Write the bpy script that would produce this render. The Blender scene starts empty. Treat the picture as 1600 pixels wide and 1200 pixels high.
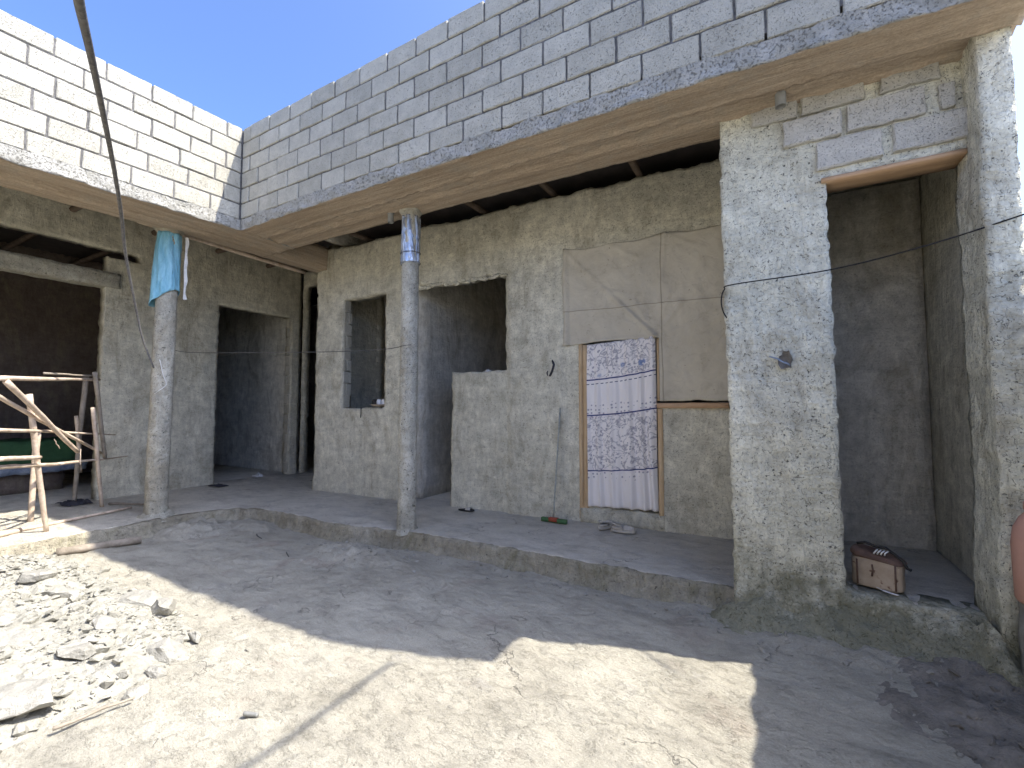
import bpy, bmesh, math, random
from mathutils import Vector, noise, Matrix
random.seed(7)
scn = bpy.context.scene
COL = scn.collection
R = math.radians
SUN = Vector((.75, .234, 1.0)).normalized()
CAMP = Vector((6.085, -3.319, 1.58))

# ---------------------------------------------------------------- materials
class NT:
    def __init__(s, name):
        s.m = bpy.data.materials.new(name); s.m.use_nodes = True
        s.t = s.m.node_tree; s.t.nodes.clear()
        s.out = s.n('ShaderNodeOutputMaterial'); s.b = s.n('ShaderNodeBsdfPrincipled')
        s.l(s.b.outputs[0], s.out.inputs[0])
        s.b.inputs['Roughness'].default_value = .95
        s.b.inputs['Specular IOR Level'].default_value = .2
        tc = s.n('ShaderNodeTexCoord'); s.co = tc.outputs['Object']; s.uv = tc.outputs['UV']
    def n(s, k): return s.t.nodes.new(k)
    def l(s, a, b): s.t.links.new(a, b)
    def mp(s, scale=(1, 1, 1), rot=(0, 0, 0), src=None):
        m = s.n('ShaderNodeMapping'); s.l(src or s.co, m.inputs[0])
        m.inputs['Scale'].default_value = scale; m.inputs['Rotation'].default_value = rot
        return m.outputs[0]
    def noise(s, sc, det=4, rough=.6, dist=0, v=None):
        x = s.n('ShaderNodeTexNoise'); s.l(v or s.co, x.inputs['Vector'])
        x.inputs['Scale'].default_value = sc; x.inputs['Detail'].default_value = det
        x.inputs['Roughness'].default_value = rough; x.inputs['Distortion'].default_value = dist
        return x.outputs['Fac']
    def vor(s, sc, feat='F1', v=None, out='Distance', rnd=1):
        x = s.n('ShaderNodeTexVoronoi'); s.l(v or s.co, x.inputs['Vector'])
        x.feature = feat; x.inputs['Scale'].default_value = sc; x.inputs['Randomness'].default_value = rnd
        return x.outputs[out]
    def ramp(s, f, *stops):
        x = s.n('ShaderNodeValToRGB'); s.l(f, x.inputs[0]); e = x.color_ramp.elements
        while len(e) < len(stops): e.new(.5)
        for el, (p, c) in zip(e, stops):
            el.position = p
            el.color = (c, c, c, 1) if isinstance(c, (int, float)) else (*c, 1)
        return x.outputs[0]
    def mix(s, f, a, b, mode='MIX'):
        x = s.n('ShaderNodeMix'); x.data_type = 'RGBA'; x.blend_type = mode
        for v, i in ((f, 0), (a, 6), (b, 7)):
            if isinstance(v, (int, float)): x.inputs[i].default_value = v if i == 0 else (v, v, v, 1)
            elif isinstance(v, tuple): x.inputs[i].default_value = (*v, 1)
            else: s.l(v, x.inputs[i])
        return x.outputs[2]
    def math(s, op, a, b=0, clamp=False):
        x = s.n('ShaderNodeMath'); x.operation = op; x.use_clamp = clamp
        for v, i in ((a, 0), (b, 1)):
            if isinstance(v, (int, float)): x.inputs[i].default_value = v
            else: s.l(v, x.inputs[i])
        return x.outputs[0]
    def sep(s, src=None):
        x = s.n('ShaderNodeSeparateXYZ'); s.l(src or s.co, x.inputs[0]); return x.outputs
    def color(s, c):
        if isinstance(c, tuple): s.b.inputs['Base Color'].default_value = (*c, 1)
        else: s.l(c, s.b.inputs['Base Color'])
    def bump(s, h, strength=.6, dist=.01):
        x = s.n('ShaderNodeBump'); s.l(h, x.inputs['Height'])
        x.inputs['Strength'].default_value = strength; x.inputs['Distance'].default_value = dist
        s.l(x.outputs[0], s.b.inputs['Normal'])
    def dashes(s, sc=22, w=.012, gate=.5, seed=0):
        """short squiggly trowel scratches: contour lines of a noise, gated by another"""
        m = s.n('ShaderNodeMapping'); s.l(s.co, m.inputs[0]); m.inputs['Location'].default_value = (seed*3.1, seed*1.7, seed*5.3)
        a = s.noise(sc, 2, .5, .6, m.outputs[0])
        d = s.math('ABSOLUTE', s.math('SUBTRACT', a, .5))
        line = s.ramp(d, (0, 1), (w, 0))
        g = s.noise(sc*1.7, 1, .5, 0, m.outputs[0])
        g = s.ramp(g, (gate, 0), (gate+.06, 1))
        return s.math('MULTIPLY', line, g)

def plaster(name, a, b, stain=(.27, .23, .155), rough=1.0, moss=0, pits=.5, dash=.6, bumpd=.012):
    t = NT(name)
    big = t.ramp(t.noise(.9, 5, .65, .4), (.36, 0), (.64, 1))
    c = t.mix(big, a, b)
    md = t.ramp(t.noise(5, 6, .75), (.3, .72), (.7, 1.14))
    c = t.mix(1, c, md, 'MULTIPLY')
    st = t.ramp(t.noise(2.2, 4, .7, 1.2, t.mp((1, 1, .45))), (.50, 0), (.72, .62))
    c = t.mix(st, c, stain)
    fine = t.noise(70, 3, .7)
    c = t.mix(1, c, t.ramp(fine, (.3, .88), (.7, 1.07)), 'MULTIPLY')
    d = t.math('MAXIMUM', t.dashes(16, .013, .50), t.dashes(30, .016, .49, 2))
    sw = t.math('ADD', t.noise(5, 5, .6, .4, t.mp((1.0, 1, 2.6), (.5, .3, .4))), t.noise(7, 4, .6, .3, t.mp((2.4, 2.4, .8), (.2, .6, .1))))
    c = t.mix(1, c, t.ramp(t.math('MULTIPLY', sw, .5), (.38, .84), (.6, 1.1)), 'MULTIPLY')
    c = t.mix(t.math('MULTIPLY', d, dash), c, (.045, .045, .04))
    p = t.ramp(t.noise(42, 2, .5, 0), (.68, 0), (.73, 1))
    c = t.mix(t.math('MULTIPLY', p, pits), c, (.05, .05, .045))
    if moss:
        z = t.sep()[2]
        g = t.math('SUBTRACT', t.math('ADD', t.noise(3.5, 5, .75), .42*moss), t.math('MULTIPLY', z, .8))
        g = t.ramp(g, (.5, 0), (.75, .75))
        c = t.mix(g, c, t.mix(t.noise(30, 3, .7), (.07, .075, .03), (.16, .15, .09)))
    t.color(c)
    h = t.math('ADD', t.math('ADD', t.math('MULTIPLY', t.noise(22, 5, .65, .3), .8), t.math('MULTIPLY', fine, .22)), t.math('MULTIPLY', sw, 1.6))
    h = t.math('SUBTRACT', h, t.math('MULTIPLY', d, .35*rough))
    h = t.math('SUBTRACT', h, t.math('MULTIPLY', p, .4))
    t.bump(h, .8*rough, bumpd)
    return t.m

M = {}
M['plaster'] = plaster('plaster_grey', (.60, .57, .45), (.72, .685, .55))
M['plaster_pillar'] = plaster('plaster_pillar', (.62, .60, .475), (.75, .725, .585), moss=1.0, pits=.8, dash=.8, bumpd=.022)
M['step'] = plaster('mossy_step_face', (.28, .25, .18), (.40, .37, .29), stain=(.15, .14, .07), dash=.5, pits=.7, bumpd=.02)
M['plaster_lit'] = plaster('smooth_plaster_lit', (.70, .68, .58), (.80, .77, .67), dash=.2, pits=.2)  # lighter plaster copy; its tone stands in for light in the left room
M['plaster_in'] = plaster('plaster_inside', (.56, .53, .45), (.66, .63, .55), dash=.2, pits=.2)
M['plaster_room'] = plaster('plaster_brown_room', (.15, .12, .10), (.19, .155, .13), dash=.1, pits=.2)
M['column'] = plaster('cast_concrete', (.38, .365, .30), (.52, .50, .42), dash=.9, pits=.9)

def block_mat(name, ca, cb):
    t = NT(name)
    at = t.n('ShaderNodeAttribute'); at.attribute_name = 'rnd'
    c = t.mix(at.outputs['Fac'], ca, cb)
    c = t.mix(1, c, t.ramp(t.noise(5, 5, .75), (.3, .78), (.7, 1.1)), 'MULTIPLY')
    sm = t.ramp(t.noise(3, 6, .75, .3), (.60, 0), (.68, .5)); c = t.mix(sm, c, (.58, .55, .48))
    v = t.noise(85, 3, .75, .5)
    pit = t.ramp(v, (.30, 1), (.42, 0))
    c = t.mix(t.math('MULTIPLY', pit, .75), c, (.10, .10, .10))
    c = t.mix(t.ramp(t.noise(170, 2, .6), (.6, 0), (.75, .5)), c, (.66, .65, .63))
    t.color(c)
    h = t.math('SUBTRACT', t.noise(60, 5, .8), t.math('MULTIPLY', pit, .7))
    t.bump(h, 1.0, .014)
    return t.m
M['block'] = block_mat('hollow_block', (.45, .425, .345), (.56, .53, .435))
M['block_in'] = block_mat('infill_block', (.52, .50, .43), (.64, .615, .54))

def mortar_mat():
    t = NT('mortar'); c = t.mix(t.ramp(t.noise(12, 5, .7), (.35, 0), (.65, 1)), (.10, .098, .09), (.22, .21, .20)); t.color(c)
    t.bump(t.noise(50, 5, .8), 1, .02); return t.m
M['mortar'] = mortar_mat()

def beamface_mat():
    t = NT('beam_face_concrete')
    c = t.mix(t.ramp(t.noise(5, 6, .75), (.35, 0), (.65, 1)), (.36, .345, .29), (.58, .56, .50))
    p = t.ramp(t.noise(48, 4, .75), (.36, 1), (.46, 0)); c = t.mix(t.math('MULTIPLY', p, .6), c, (.12, .11, .09))
    t.color(c); t.bump(t.math('SUBTRACT', t.noise(34, 6, .8), t.math('MULTIPLY', p, .5)), 1, .03); return t.m
M['beamface'] = beamface_mat()

def soffit_mat(along):
    t = NT('formwork_soffit_'+along)
    sc = (.35, 6, 6) if along == 'x' else (6, .35, 6)
    c = t.mix(t.ramp(t.noise(2.2, 6, .7, .3, t.mp(sc)), (.35, 0), (.68, 1)), (.38, .295, .21), (.58, .47, .35))
    c = t.mix(t.ramp(t.noise(4, 5, .75), (.5, 0), (.75, .6)), c, (.40, .37, .31))
    c = t.mix(1, c, t.ramp(t.noise(60, 3, .7), (.3, .8), (.7, 1.1)), 'MULTIPLY')
    t.color(c)
    h = t.math('ADD', t.noise(30, 6, .8), t.noise(3, 3, .6, 0, t.mp(tuple(q*3 for q in sc)))); t.bump(h, .8, .02); return t.m
M['soffit_x'] = soffit_mat('x'); M['soffit_y'] = soffit_mat('y')

def ground_mat(name, ca, cb):
    t = NT(name)
    c = t.mix(t.ramp(t.noise(.8, 6, .65, .3), (.35, 0), (.65, 1)), ca, cb)
    f = t.ramp(t.noise(3.0, 7, .72, .15, t.mp((1, 1.7, 1), (0, 0, .5))), (.34, .78), (.5, 1.0), (.66, 1.10))
    c = t.mix(1, c, f, 'MULTIPLY')
    st = t.ramp(t.noise(1.5, 5, .65, .4), (.58, 0), (.70, .55)); c = t.mix(st, c, (.30, .245, .20))
    dk = t.ramp(t.noise(2.1, 6, .72, .2, t.mp((1, 1.6, 1))), (.60, 0), (.70, .45)); c = t.mix(dk, c, (.27, .265, .25))
    g = t.noise(110, 3, .8); c = t.mix(1, c, t.ramp(g, (.25, .74), (.7, 1.08)), 'MULTIPLY')
    sp = t.ramp(t.noise(48, 2, .6), (.70, 0), (.74, 1)); c = t.mix(t.math('MULTIPLY', sp, .6), c, (.16, .14, .12))
    wob = t.n('ShaderNodeVectorMath'); wob.operation = 'MULTIPLY_ADD'
    nn = t.n('ShaderNodeTexNoise'); t.l(t.co, nn.inputs['Vector']); nn.inputs['Scale'].default_value = 5; nn.inputs['Detail'].default_value = 7
    t.l(nn.outputs['Color'], wob.inputs[0]); wob.inputs[1].default_value = (.6, .6, .6); t.l(t.co, wob.inputs[2])
    cr = t.ramp(t.vor(.75, 'DISTANCE_TO_EDGE', wob.outputs[0]), (0, 1), (.006, 0))
    gate = t.ramp(t.noise(1.9, 2), (.54, 0), (.58, 1)); cr = t.math('MULTIPLY', cr, gate)
    c = t.mix(t.math('MULTIPLY', cr, .6), c, (.12, .11, .10))
    t.color(c)
    fl = t.ramp(t.noise(4, 8, .72, .1, t.mp((1, 1.8, 1), (0, 0, .5))), (.40, 0), (.44, .3), (.56, .42), (.585, .7))
    h = t.math('ADD', t.math('ADD', fl, t.math('MULTIPLY', t.noise(38, 7, .82), .75)), t.math('MULTIPLY', t.noise(9, 6, .7, .2, t.mp((1, 2.2, 1), (0, 0, .5))), 1.1))
    h = t.math('SUBTRACT', h, t.math('MULTIPLY', cr, .6)); h = t.math('SUBTRACT', h, t.math('MULTIPLY', sp, .3))
    t.bump(h, .85, .02)
    return t.m
M['ground'] = ground_mat('cement_screed', (.37, .345, .28), (.455, .43, .355))
M['vfloor'] = ground_mat('veranda_screed', (.53, .495, .41), (.65, .61, .52))

def simple(name, a, b, sc=8, bump=.5, dist=.005, rough=.9, stretch=(1, 1, 1), spec=.2, bsc=None, metal=0):
    t = NT(name); v = t.mp(stretch)
    t.color(t.mix(t.ramp(t.noise(sc, 5, .7, .3, v), (.35, 0), (.65, 1)), a, b))
    t.bump(t.noise(bsc or sc*3, 5, .7, 0, v), bump, dist)
    t.b.inputs['Roughness'].default_value = rough; t.b.inputs['Specular IOR Level'].default_value = spec
    t.b.inputs['Metallic'].default_value = metal
    return t.m
M['pole'] = simple('debarked_pole', (.38, .29, .21), (.64, .53, .42), 6, .8, .01)
M['pole_grey'] = simple('weathered_pole', (.20, .17, .13), (.36, .31, .25), 6, .8, .008)
M['board'] = simple('sawn_board', (.48, .33, .18), (.62, .46, .28), 3, .4, .003, .8, (8, 8, 1.2))
M['board_x'] = simple('sawn_board_long', (.44, .28, .16), (.58, .39, .24), 3, .4, .003, .8, (1.2, 8, 8))
M['bounce_cream'] = simple('bounce_cream', (.74, .66, .50), (.82, .75, .60), 3, .3, .01)  # cream of the unseen wall that reflects warm light into the yard
M['dark_wood'] = simple('rafter_wood', (.10, .075, .055), (.17, .13, .10), 6, .6, .006)
M['roof'] = simple('roof_metal', (.05, .045, .045), (.085, .075, .07), 3, .2, .004, .7)
M['black'] = simple('black_cable', (.015, .015, .015), (.03, .03, .03), 20, .2, .001, .6)
M['strap'] = simple('grey_webbing', (.09, .09, .09), (.20, .19, .18), 30, .6, .003)
M['wire'] = simple('thin_wire', (.05, .05, .045), (.12, .11, .10), 60, .2, .001)
M['pvc'] = simple('grey_pvc', (.20, .20, .185), (.26, .26, .24), 10, .2, .001, .5, spec=.4)
M['rubble'] = simple('mortar_rubble', (.25, .24, .20), (.375, .36, .31), 9, 1, .012, bsc=45)
M['chunk'] = simple('concrete_chunk', (.26, .25, .215), (.38, .365, .32), 6, 1, .015, bsc=30)
M['soil'] = simple('dark_soil', (.17, .155, .13), (.30, .275, .235), 7, 1, .03, bsc=25)
M['black_rag'] = simple('black_cloth', (.03, .03, .035), (.07, .07, .085), 12, .5, .004)
M['white_rag'] = simple('white_cloth', (.5, .5, .48), (.72, .71, .68), 12, .5, .004)
M['grey_cloth'] = simple('sack_cloth', (.26, .26, .30), (.36, .36, .42), 12, .6, .006)
M['green'] = simple('green_cloth', (.035, .085, .04), (.055, .13, .06), 5, .5, .01)
M['bluewhite'] = simple('blue_sheet', (.10, .14, .20), (.32, .36, .42), 5, .5, .01)
M['clog'] = simple('beige_rubber', (.42, .39, .34), (.52, .49, .43), 14, .3, .002, .6)
M['dark_in'] = simple('dark_lining', (.03, .028, .025), (.06, .055, .05), 14, .3, .002)
M['white_pl'] = simple('white_plastic', (.70, .70, .68), (.80, .80, .78), 14, .1, .001, .4, spec=.5)
M['red_pl'] = simple('red_plastic', (.28, .06, .03), (.36, .09, .05), 14, .1, .001, .5)
M['green_pl'] = simple('green_plastic', (.05, .12, .05), (.08, .17, .07), 14, .1, .001, .5)
M['salmon'] = simple('salmon_plastic', (.46, .25, .18), (.54, .31, .23), 2, .1, .002, .55, spec=.4)
M['steel'] = simple('steel_handle', (.25, .27, .24), (.40, .42, .38), 20, .1, .001, .4, spec=.5)

def can_mat(a, b, s):
    t = NT(s)
    c = t.mix(t.ramp(t.noise(6, 5, .7), (.35, 0), (.65, 1)), a, b)
    c = t.mix(t.ramp(t.noise(16, 3, .6), (.62, 0), (.68, .8)), c, (.13, .06, .035)); t.color(c)
    t.bump(t.noise(18, 4, .6), .5, .006); t.b.inputs['Roughness'].default_value = .6; return t.m
M['can'] = can_mat((.36, .28, .20), (.48, .385, .285), 'old_jerrycan_plastic')
M['can_top'] = can_mat((.10, .06, .045), (.20, .13, .095), 'jerrycan_top_plastic')

def wrap_mat(name, a, b, rough, metal, rs):
    t = NT(name); v = t.mp((1, 1, .35))
    t.color(t.mix(t.ramp(t.noise(8, 5, .6, 1.5, v), (.35, 0), (.65, 1)), a, b))
    t.bump(t.noise(11, 4, .55, 2.5, v), .9, .03)
    t.b.inputs['Roughness'].default_value = rough; t.b.inputs['Metallic'].default_value = metal
    t.b.inputs['Specular IOR Level'].default_value = .5
    return t.m
M['blue_wrap'] = wrap_mat('blue_plastic_sheet', (.16, .42, .56), (.30, .60, .74), .35, 0, 1)
M['silver_wrap'] = wrap_mat('silver_plastic_sheet', (.36, .42, .50), (.60, .66, .74), .22, .65, 1)

def tarp_mat():
    t = NT('dusty_sheet')
    c = t.mix(t.ramp(t.noise(1.6, 5, .7, .6), (.35, 0), (.65, 1)), (.48, .435, .34), (.58, .53, .42))
    c = t.mix(t.ramp(t.noise(3.4, 5, .75, 1), (.55, 0), (.75, .45)), c, (.24, .205, .155))
    c = t.mix(t.ramp(t.noise(26, 3, .6, 1), (.66, 0), (.72, .6)), c, (.14, .11, .08))
    s3 = t.sep()
    for ax, p0, w in ((2, 2.80, .006), (0, 5.03, .007)):
        ln = t.math('LESS_THAN', t.math('ABSOLUTE', t.math('SUBTRACT', t.math('ADD', s3[ax], t.math('MULTIPLY', t.noise(2, 2, .5), .05)), p0+.025)), w)
        c = t.mix(t.math('MULTIPLY', ln, .45), c, (.12, .10, .07))
    t.color(c); t.bump(t.math('ADD', t.noise(5, 5, .6, 1.5), t.math('MULTIPLY', t.noise(120, 2, .6), .15)), .7, .02); return t.m
M['tarp'] = tarp_mat()

def curtain_mat():
    t = NT('printed_curtain'); s = t.sep(t.uv); u, v = s[0], s[1]
    base = t.mix(t.noise(3, 3, .6), (.76, .72, .69), (.85, .81, .77))
    def band(lo, hi, src=v):
        return t.math('MULTIPLY', t.math('GREATER_THAN', src, lo), t.math('LESS_THAN', src, hi))
    uv = t.mp((.82, 2.04, 1), src=t.uv)
    # vines: contour lines of a noise; leaves: small voronoi cells near the vines
    n = t.noise(9, 2, .5, 1.0, uv); ln = t.ramp(t.math('ABSOLUTE', t.math('SUBTRACT', n, .5)), (.0, 1), (.045, 0))
    lv = t.ramp(t.vor(26, 'F1', uv), (.24, 1), (.34, 0)); lg = t.ramp(t.noise(13, 1, .5, 0, uv), (.46, 0), (.5, 1))
    pat = t.math('MAXIMUM', ln, t.math('MULTIPLY', lv, lg), True)
    ring = t.vor(7.5, 'F1', uv); rg = t.ramp(t.math('ABSOLUTE', t.math('SUBTRACT', ring, .3)), (0, 1), (.05, 0))
    pat = t.math('MAXIMUM', pat, t.math('MULTIPLY', rg, t.ramp(t.noise(22, 1, .5, 0, uv), (.45, 0), (.5, 1))), True)
    flor = t.math('ADD', band(.785, 1.1), band(.22, .555), True)
    c = t.mix(t.math('MULTIPLY', t.math('MULTIPLY', pat, flor), .7), base, (.16, .16, .22))
    # blue blossoms
    bl = t.ramp(t.vor(4.6, 'F1', uv), (.17, 1), (.24, 0)); bs = t.ramp(t.vor(4.6, 'F1', uv, 'Color'), (.50, 0), (.52, 1))
    bl = t.math('MULTIPLY', t.math('MULTIPLY', bl, bs), t.ramp(t.noise(30, 1, .5, 0, uv), (.40, 0), (.5, 1)))
    c = t.mix(t.math('MULTIPLY', t.math('MULTIPLY', bl, flor), .85), c, (.13, .21, .42))
    # small dotted motifs
    dots = t.ramp(t.vor(20, 'F1', uv, rnd=.35), (.20, 1), (.27, 0))
    mot = t.math('ADD', band(.56, .635), band(.155, .215), True)
    c = t.mix(t.math('MULTIPLY', t.math('MULTIPLY', dots, mot), .7), c, (.18, .18, .24))
    st = t.math('ADD', t.math('ADD', band(.773, .781), band(.553, .561), True), band(.214, .221), True)
    c = t.mix(st, c, (.035, .045, .16))
    ds = t.math('MULTIPLY', band(.748, .753), t.math('GREATER_THAN', t.math('SINE', t.math('MULTIPLY', u, 90)), -.3))
    c = t.mix(ds, c, (.05, .05, .12))
    t.color(c); t.bump(t.noise(12, 3, .6), .3, .005); t.b.inputs['Roughness'].default_value = .9
    return t.m
M['curtain'] = curtain_mat()

# ---------------------------------------------------------------- object helpers
def tag(o, label=None, cat=None, group=None, kind=None):
    if label: o['label'] = label
    if cat: o['category'] = cat
    if group: o['group'] = group
    if kind: o['kind'] = kind
    return o
def empty(name, loc, label=None, cat=None, group=None):
    o = bpy.data.objects.new(name, None); COL.objects.link(o); o.location = loc; o.empty_display_size = .1
    return tag(o, label, cat, group)
def obj(name, bm, mats, parent=None, loc=None, smooth=True):
    me = bpy.data.meshes.new(name); bmesh.ops.recalc_face_normals(bm, faces=bm.faces[:]); bm.to_mesh(me); bm.free()
    for m in (mats if isinstance(mats, (list, tuple)) else [mats]): me.materials.append(M[m] if isinstance(m, str) else m)
    if smooth:
        for p in me.polygons: p.use_smooth = True
    o = bpy.data.objects.new(name, me); COL.objects.link(o)
    if parent:
        o.parent = parent
        p = parent; off = Vector()
        while p: off += Vector(p.location); p = p.parent
        if loc is None: o.location = -off        # vertices given in world space
        else: o.location = loc
    elif loc is not None: o.location = loc
    return o
def F(p, k=1.0, o=4): return noise.fractal(Vector(p)*k, 1.0, 2.0, o)
def N3(p, k=1.0): return noise.noise_vector(Vector(p)*k)

def lines(a, b, step, extra=()):
    pts = sorted({round(a, 5), round(b, 5), *[round(e, 5) for e in extra if a < e < b]})
    out = [pts[0]]
    for p, q in zip(pts, pts[1:]):
        n = max(1, int(math.ceil((q-p)/step)))
        out += [p+(q-p)*i/n for i in range(1, n+1)]
    return out
def panel(origin, U, Nrm, ulen, z0, z1, holes=(), thick=.2, step=.06, amp=.008, rag=.012, bulge=None, topfun=None, bm=None):
    """wall slab with ragged openings; holes = (u0,u1,z0,z1)"""
    bm = bm or bmesh.new(); O = Vector(origin); U = Vector(U).normalized(); Nn = Vector(Nrm).normalized()
    us = lines(0, ulen, step, [x for h in holes for x in h[:2]]); vs = lines(z0, z1, step, [x for h in holes for x in h[2:]])
    solid = {}
    for i in range(len(us)-1):
        for j in range(len(vs)-1):
            cu, cv = (us[i]+us[i+1])/2, (vs[j]+vs[j+1])/2
            solid[i, j] = not any(h[0] < cu < h[1] and h[2] < cv < h[3] for h in holes)
    V = {}
    def vert(i, j, s):
        k = (i, j, s)
        if k in V: return V[k]
        u, v = us[i], vs[j]; p = O+U*u+Vector((0, 0, v))
        nb = [solid.get((i-a, j-b), False) for a in (0, 1) for b in (0, 1)]
        edge = not all(nb)
        p0 = p.copy()
        d = amp*F(p0, 2.2, 5)*1.5 + amp*.5*F(p0, 12, 3)
        if bulge: d += bulge(u, v)
        if topfun and v > z0: p.z += topfun(u)*(v-z0)/(z1-z0)
        if s == 0: p += Nn*d
        else: p -= Nn*thick
        if edge and rag:
            j3 = N3(p0, 13)*rag*1.35 + N3(p0, 3)*rag*.25; ch = noise.noise(p0*6+Vector((7, 3, 1)))
            if ch > .30: j3 *= 2.0
            p += U*j3.x + Vector((0, 0, j3.y))
            if s == 0: p -= Nn*abs(j3.z)*.8
        V[k] = bm.verts.new(p); return V[k]
    for (i, j), s in solid.items():
        if not s: continue
        bm.faces.new([vert(i, j, 0), vert(i+1, j, 0), vert(i+1, j+1, 0), vert(i, j+1, 0)])
        bm.faces.new([vert(i, j, 1), vert(i, j+1, 1), vert(i+1, j+1, 1), vert(i+1, j, 1)])
        for (di, dj, a, b) in ((-1, 0, (i, j), (i, j+1)), (1, 0, (i+1, j), (i+1, j+1)), (0, -1, (i, j), (i+1, j)), (0, 1, (i, j+1), (i+1, j+1))):
            if not solid.get((i+di, j+dj), False):
                bm.faces.new([vert(*a, 0), vert(*b, 0), vert(*b, 1), vert(*a, 1)])
    return bm

def box(bm, p0, p1, mat=0, rough=0, step=None):
    x0, y0, z0 = p0; x1, y1, z1 = p1
    st = step or 99
    X, Y, Z = lines(x0, x1, st), lines(y0, y1, st), lines(z0, z1, st)
    V = {}
    def v(a, b, c):
        k = (a, b, c)
        if k not in V:
            p = Vector((X[a], Y[b], Z[c]))
            if rough: p += N3(p, 7)*rough + N3(p, 23)*rough*.5
            V[k] = bm.verts.new(p)
        return V[k]
    nx, ny, nz = len(X)-1, len(Y)-1, len(Z)-1
    fs = []
    for a in range(nx):
        for b in range(ny):
            for c in (0, nz): fs.append([v(a, b, c), v(a+1, b, c), v(a+1, b+1, c), v(a, b+1, c)])
        for c in range(nz):
            for b in (0, ny): fs.append([v(a, b, c), v(a+1, b, c), v(a+1, b, c+1), v(a, b, c+1)])
    for b in range(ny):
        for c in range(nz):
            for a in (0, nx): fs.append([v(a, b, c), v(a, b+1, c), v(a, b+1, c+1), v(a, b, c+1)])
    for f in fs: bm.faces.new(f).material_index = mat
    return bm

def tube(bm, pts, rad, seg=8, mat=0, wob=0, caps=True):
    pts = [Vector(p) for p in pts]; n = len(pts)
    rads = rad if isinstance(rad, (list, tuple)) else [rad]*n
    rings = []; prev = None
    for i, p in enumerate(pts):
        d = (pts[min(i+1, n-1)]-pts[max(i-1, 0)]).normalized()
        if prev is None:
            a = d.orthogonal().normalized()
        else:
            a = (prev-d*prev.dot(d)).normalized()
        prev = a; b = d.cross(a)
        ring = []
        for k in range(seg):
            t = 2*math.pi*k/seg; r = rads[i]
            q = p+(a*math.cos(t)+b*math.sin(t))*r
            if wob: q += N3(q, 9)*wob
            ring.append(bm.verts.new(q))
        rings.append(ring)
    for i in range(n-1):
        for k in range(seg):
            f = bm.faces.new([rings[i][k], rings[i][(k+1) % seg], rings[i+1][(k+1) % seg], rings[i+1][k]]); f.material_index = mat
    if caps:
        for r in (rings[0], rings[-1]): bm.faces.new(r).material_index = mat
    return bm
def seg_pts(a, b, n=10, bend=0):
    a, b = Vector(a), Vector(b); L = (b-a).length; out = []
    for i in range(n+1):
        t = i/n; p = a.lerp(b, t); w = math.sin(math.pi*t)
        out.append(p + N3(a*3+Vector((t*2, 0, 0)), 1.3)*bend*L*w*.55)
    return out
def lathe(bm, prof, seg=24, loc=(0, 0, 0), mat=0, fn=None):
    L = Vector(loc); rings = []
    for r, z in prof:
        ring = []
        for k in range(seg):
            t = 2*math.pi*k/seg; p = Vector((r*math.cos(t), r*math.sin(t), z))
            if fn: p = fn(p, t)
            ring.append(bm.verts.new(p+L))
        rings.append(ring)
    for a, b in zip(rings, rings[1:]):
        for k in range(seg):
            f = bm.faces.new([a[k], a[(k+1) % seg], b[(k+1) % seg], b[k]]); f.material_index = mat
    return rings
def loft(bm, rings, close=True, caps=True, mat=0):
    R_ = [[bm.verts.new(p) for p in r] for r in rings]; n = len(R_[0])
    for a, b in zip(R_, R_[1:]):
        for k in range(n if close else n-1):
            bm.faces.new([a[k], a[(k+1) % n], b[(k+1) % n], b[k]]).material_index = mat
    if caps and close:
        bm.faces.new(R_[0]).material_index = mat; bm.faces.new(R_[-1]).material_index = mat
    return bm
def interp(poly, ts):
    L = [0]
    for a, b in zip(poly, poly[1:]): L.append(L[-1]+(Vector(b)-Vector(a)).length)
    out = []
    for t in ts:
        s = t*L[-1]; i = 0
        while i < len(L)-2 and L[i+1] < s: i += 1
        f = (s-L[i])/max(1e-9, L[i+1]-L[i]); out.append(Vector(poly[i]).lerp(Vector(poly[i+1]), f))
    return out

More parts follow.
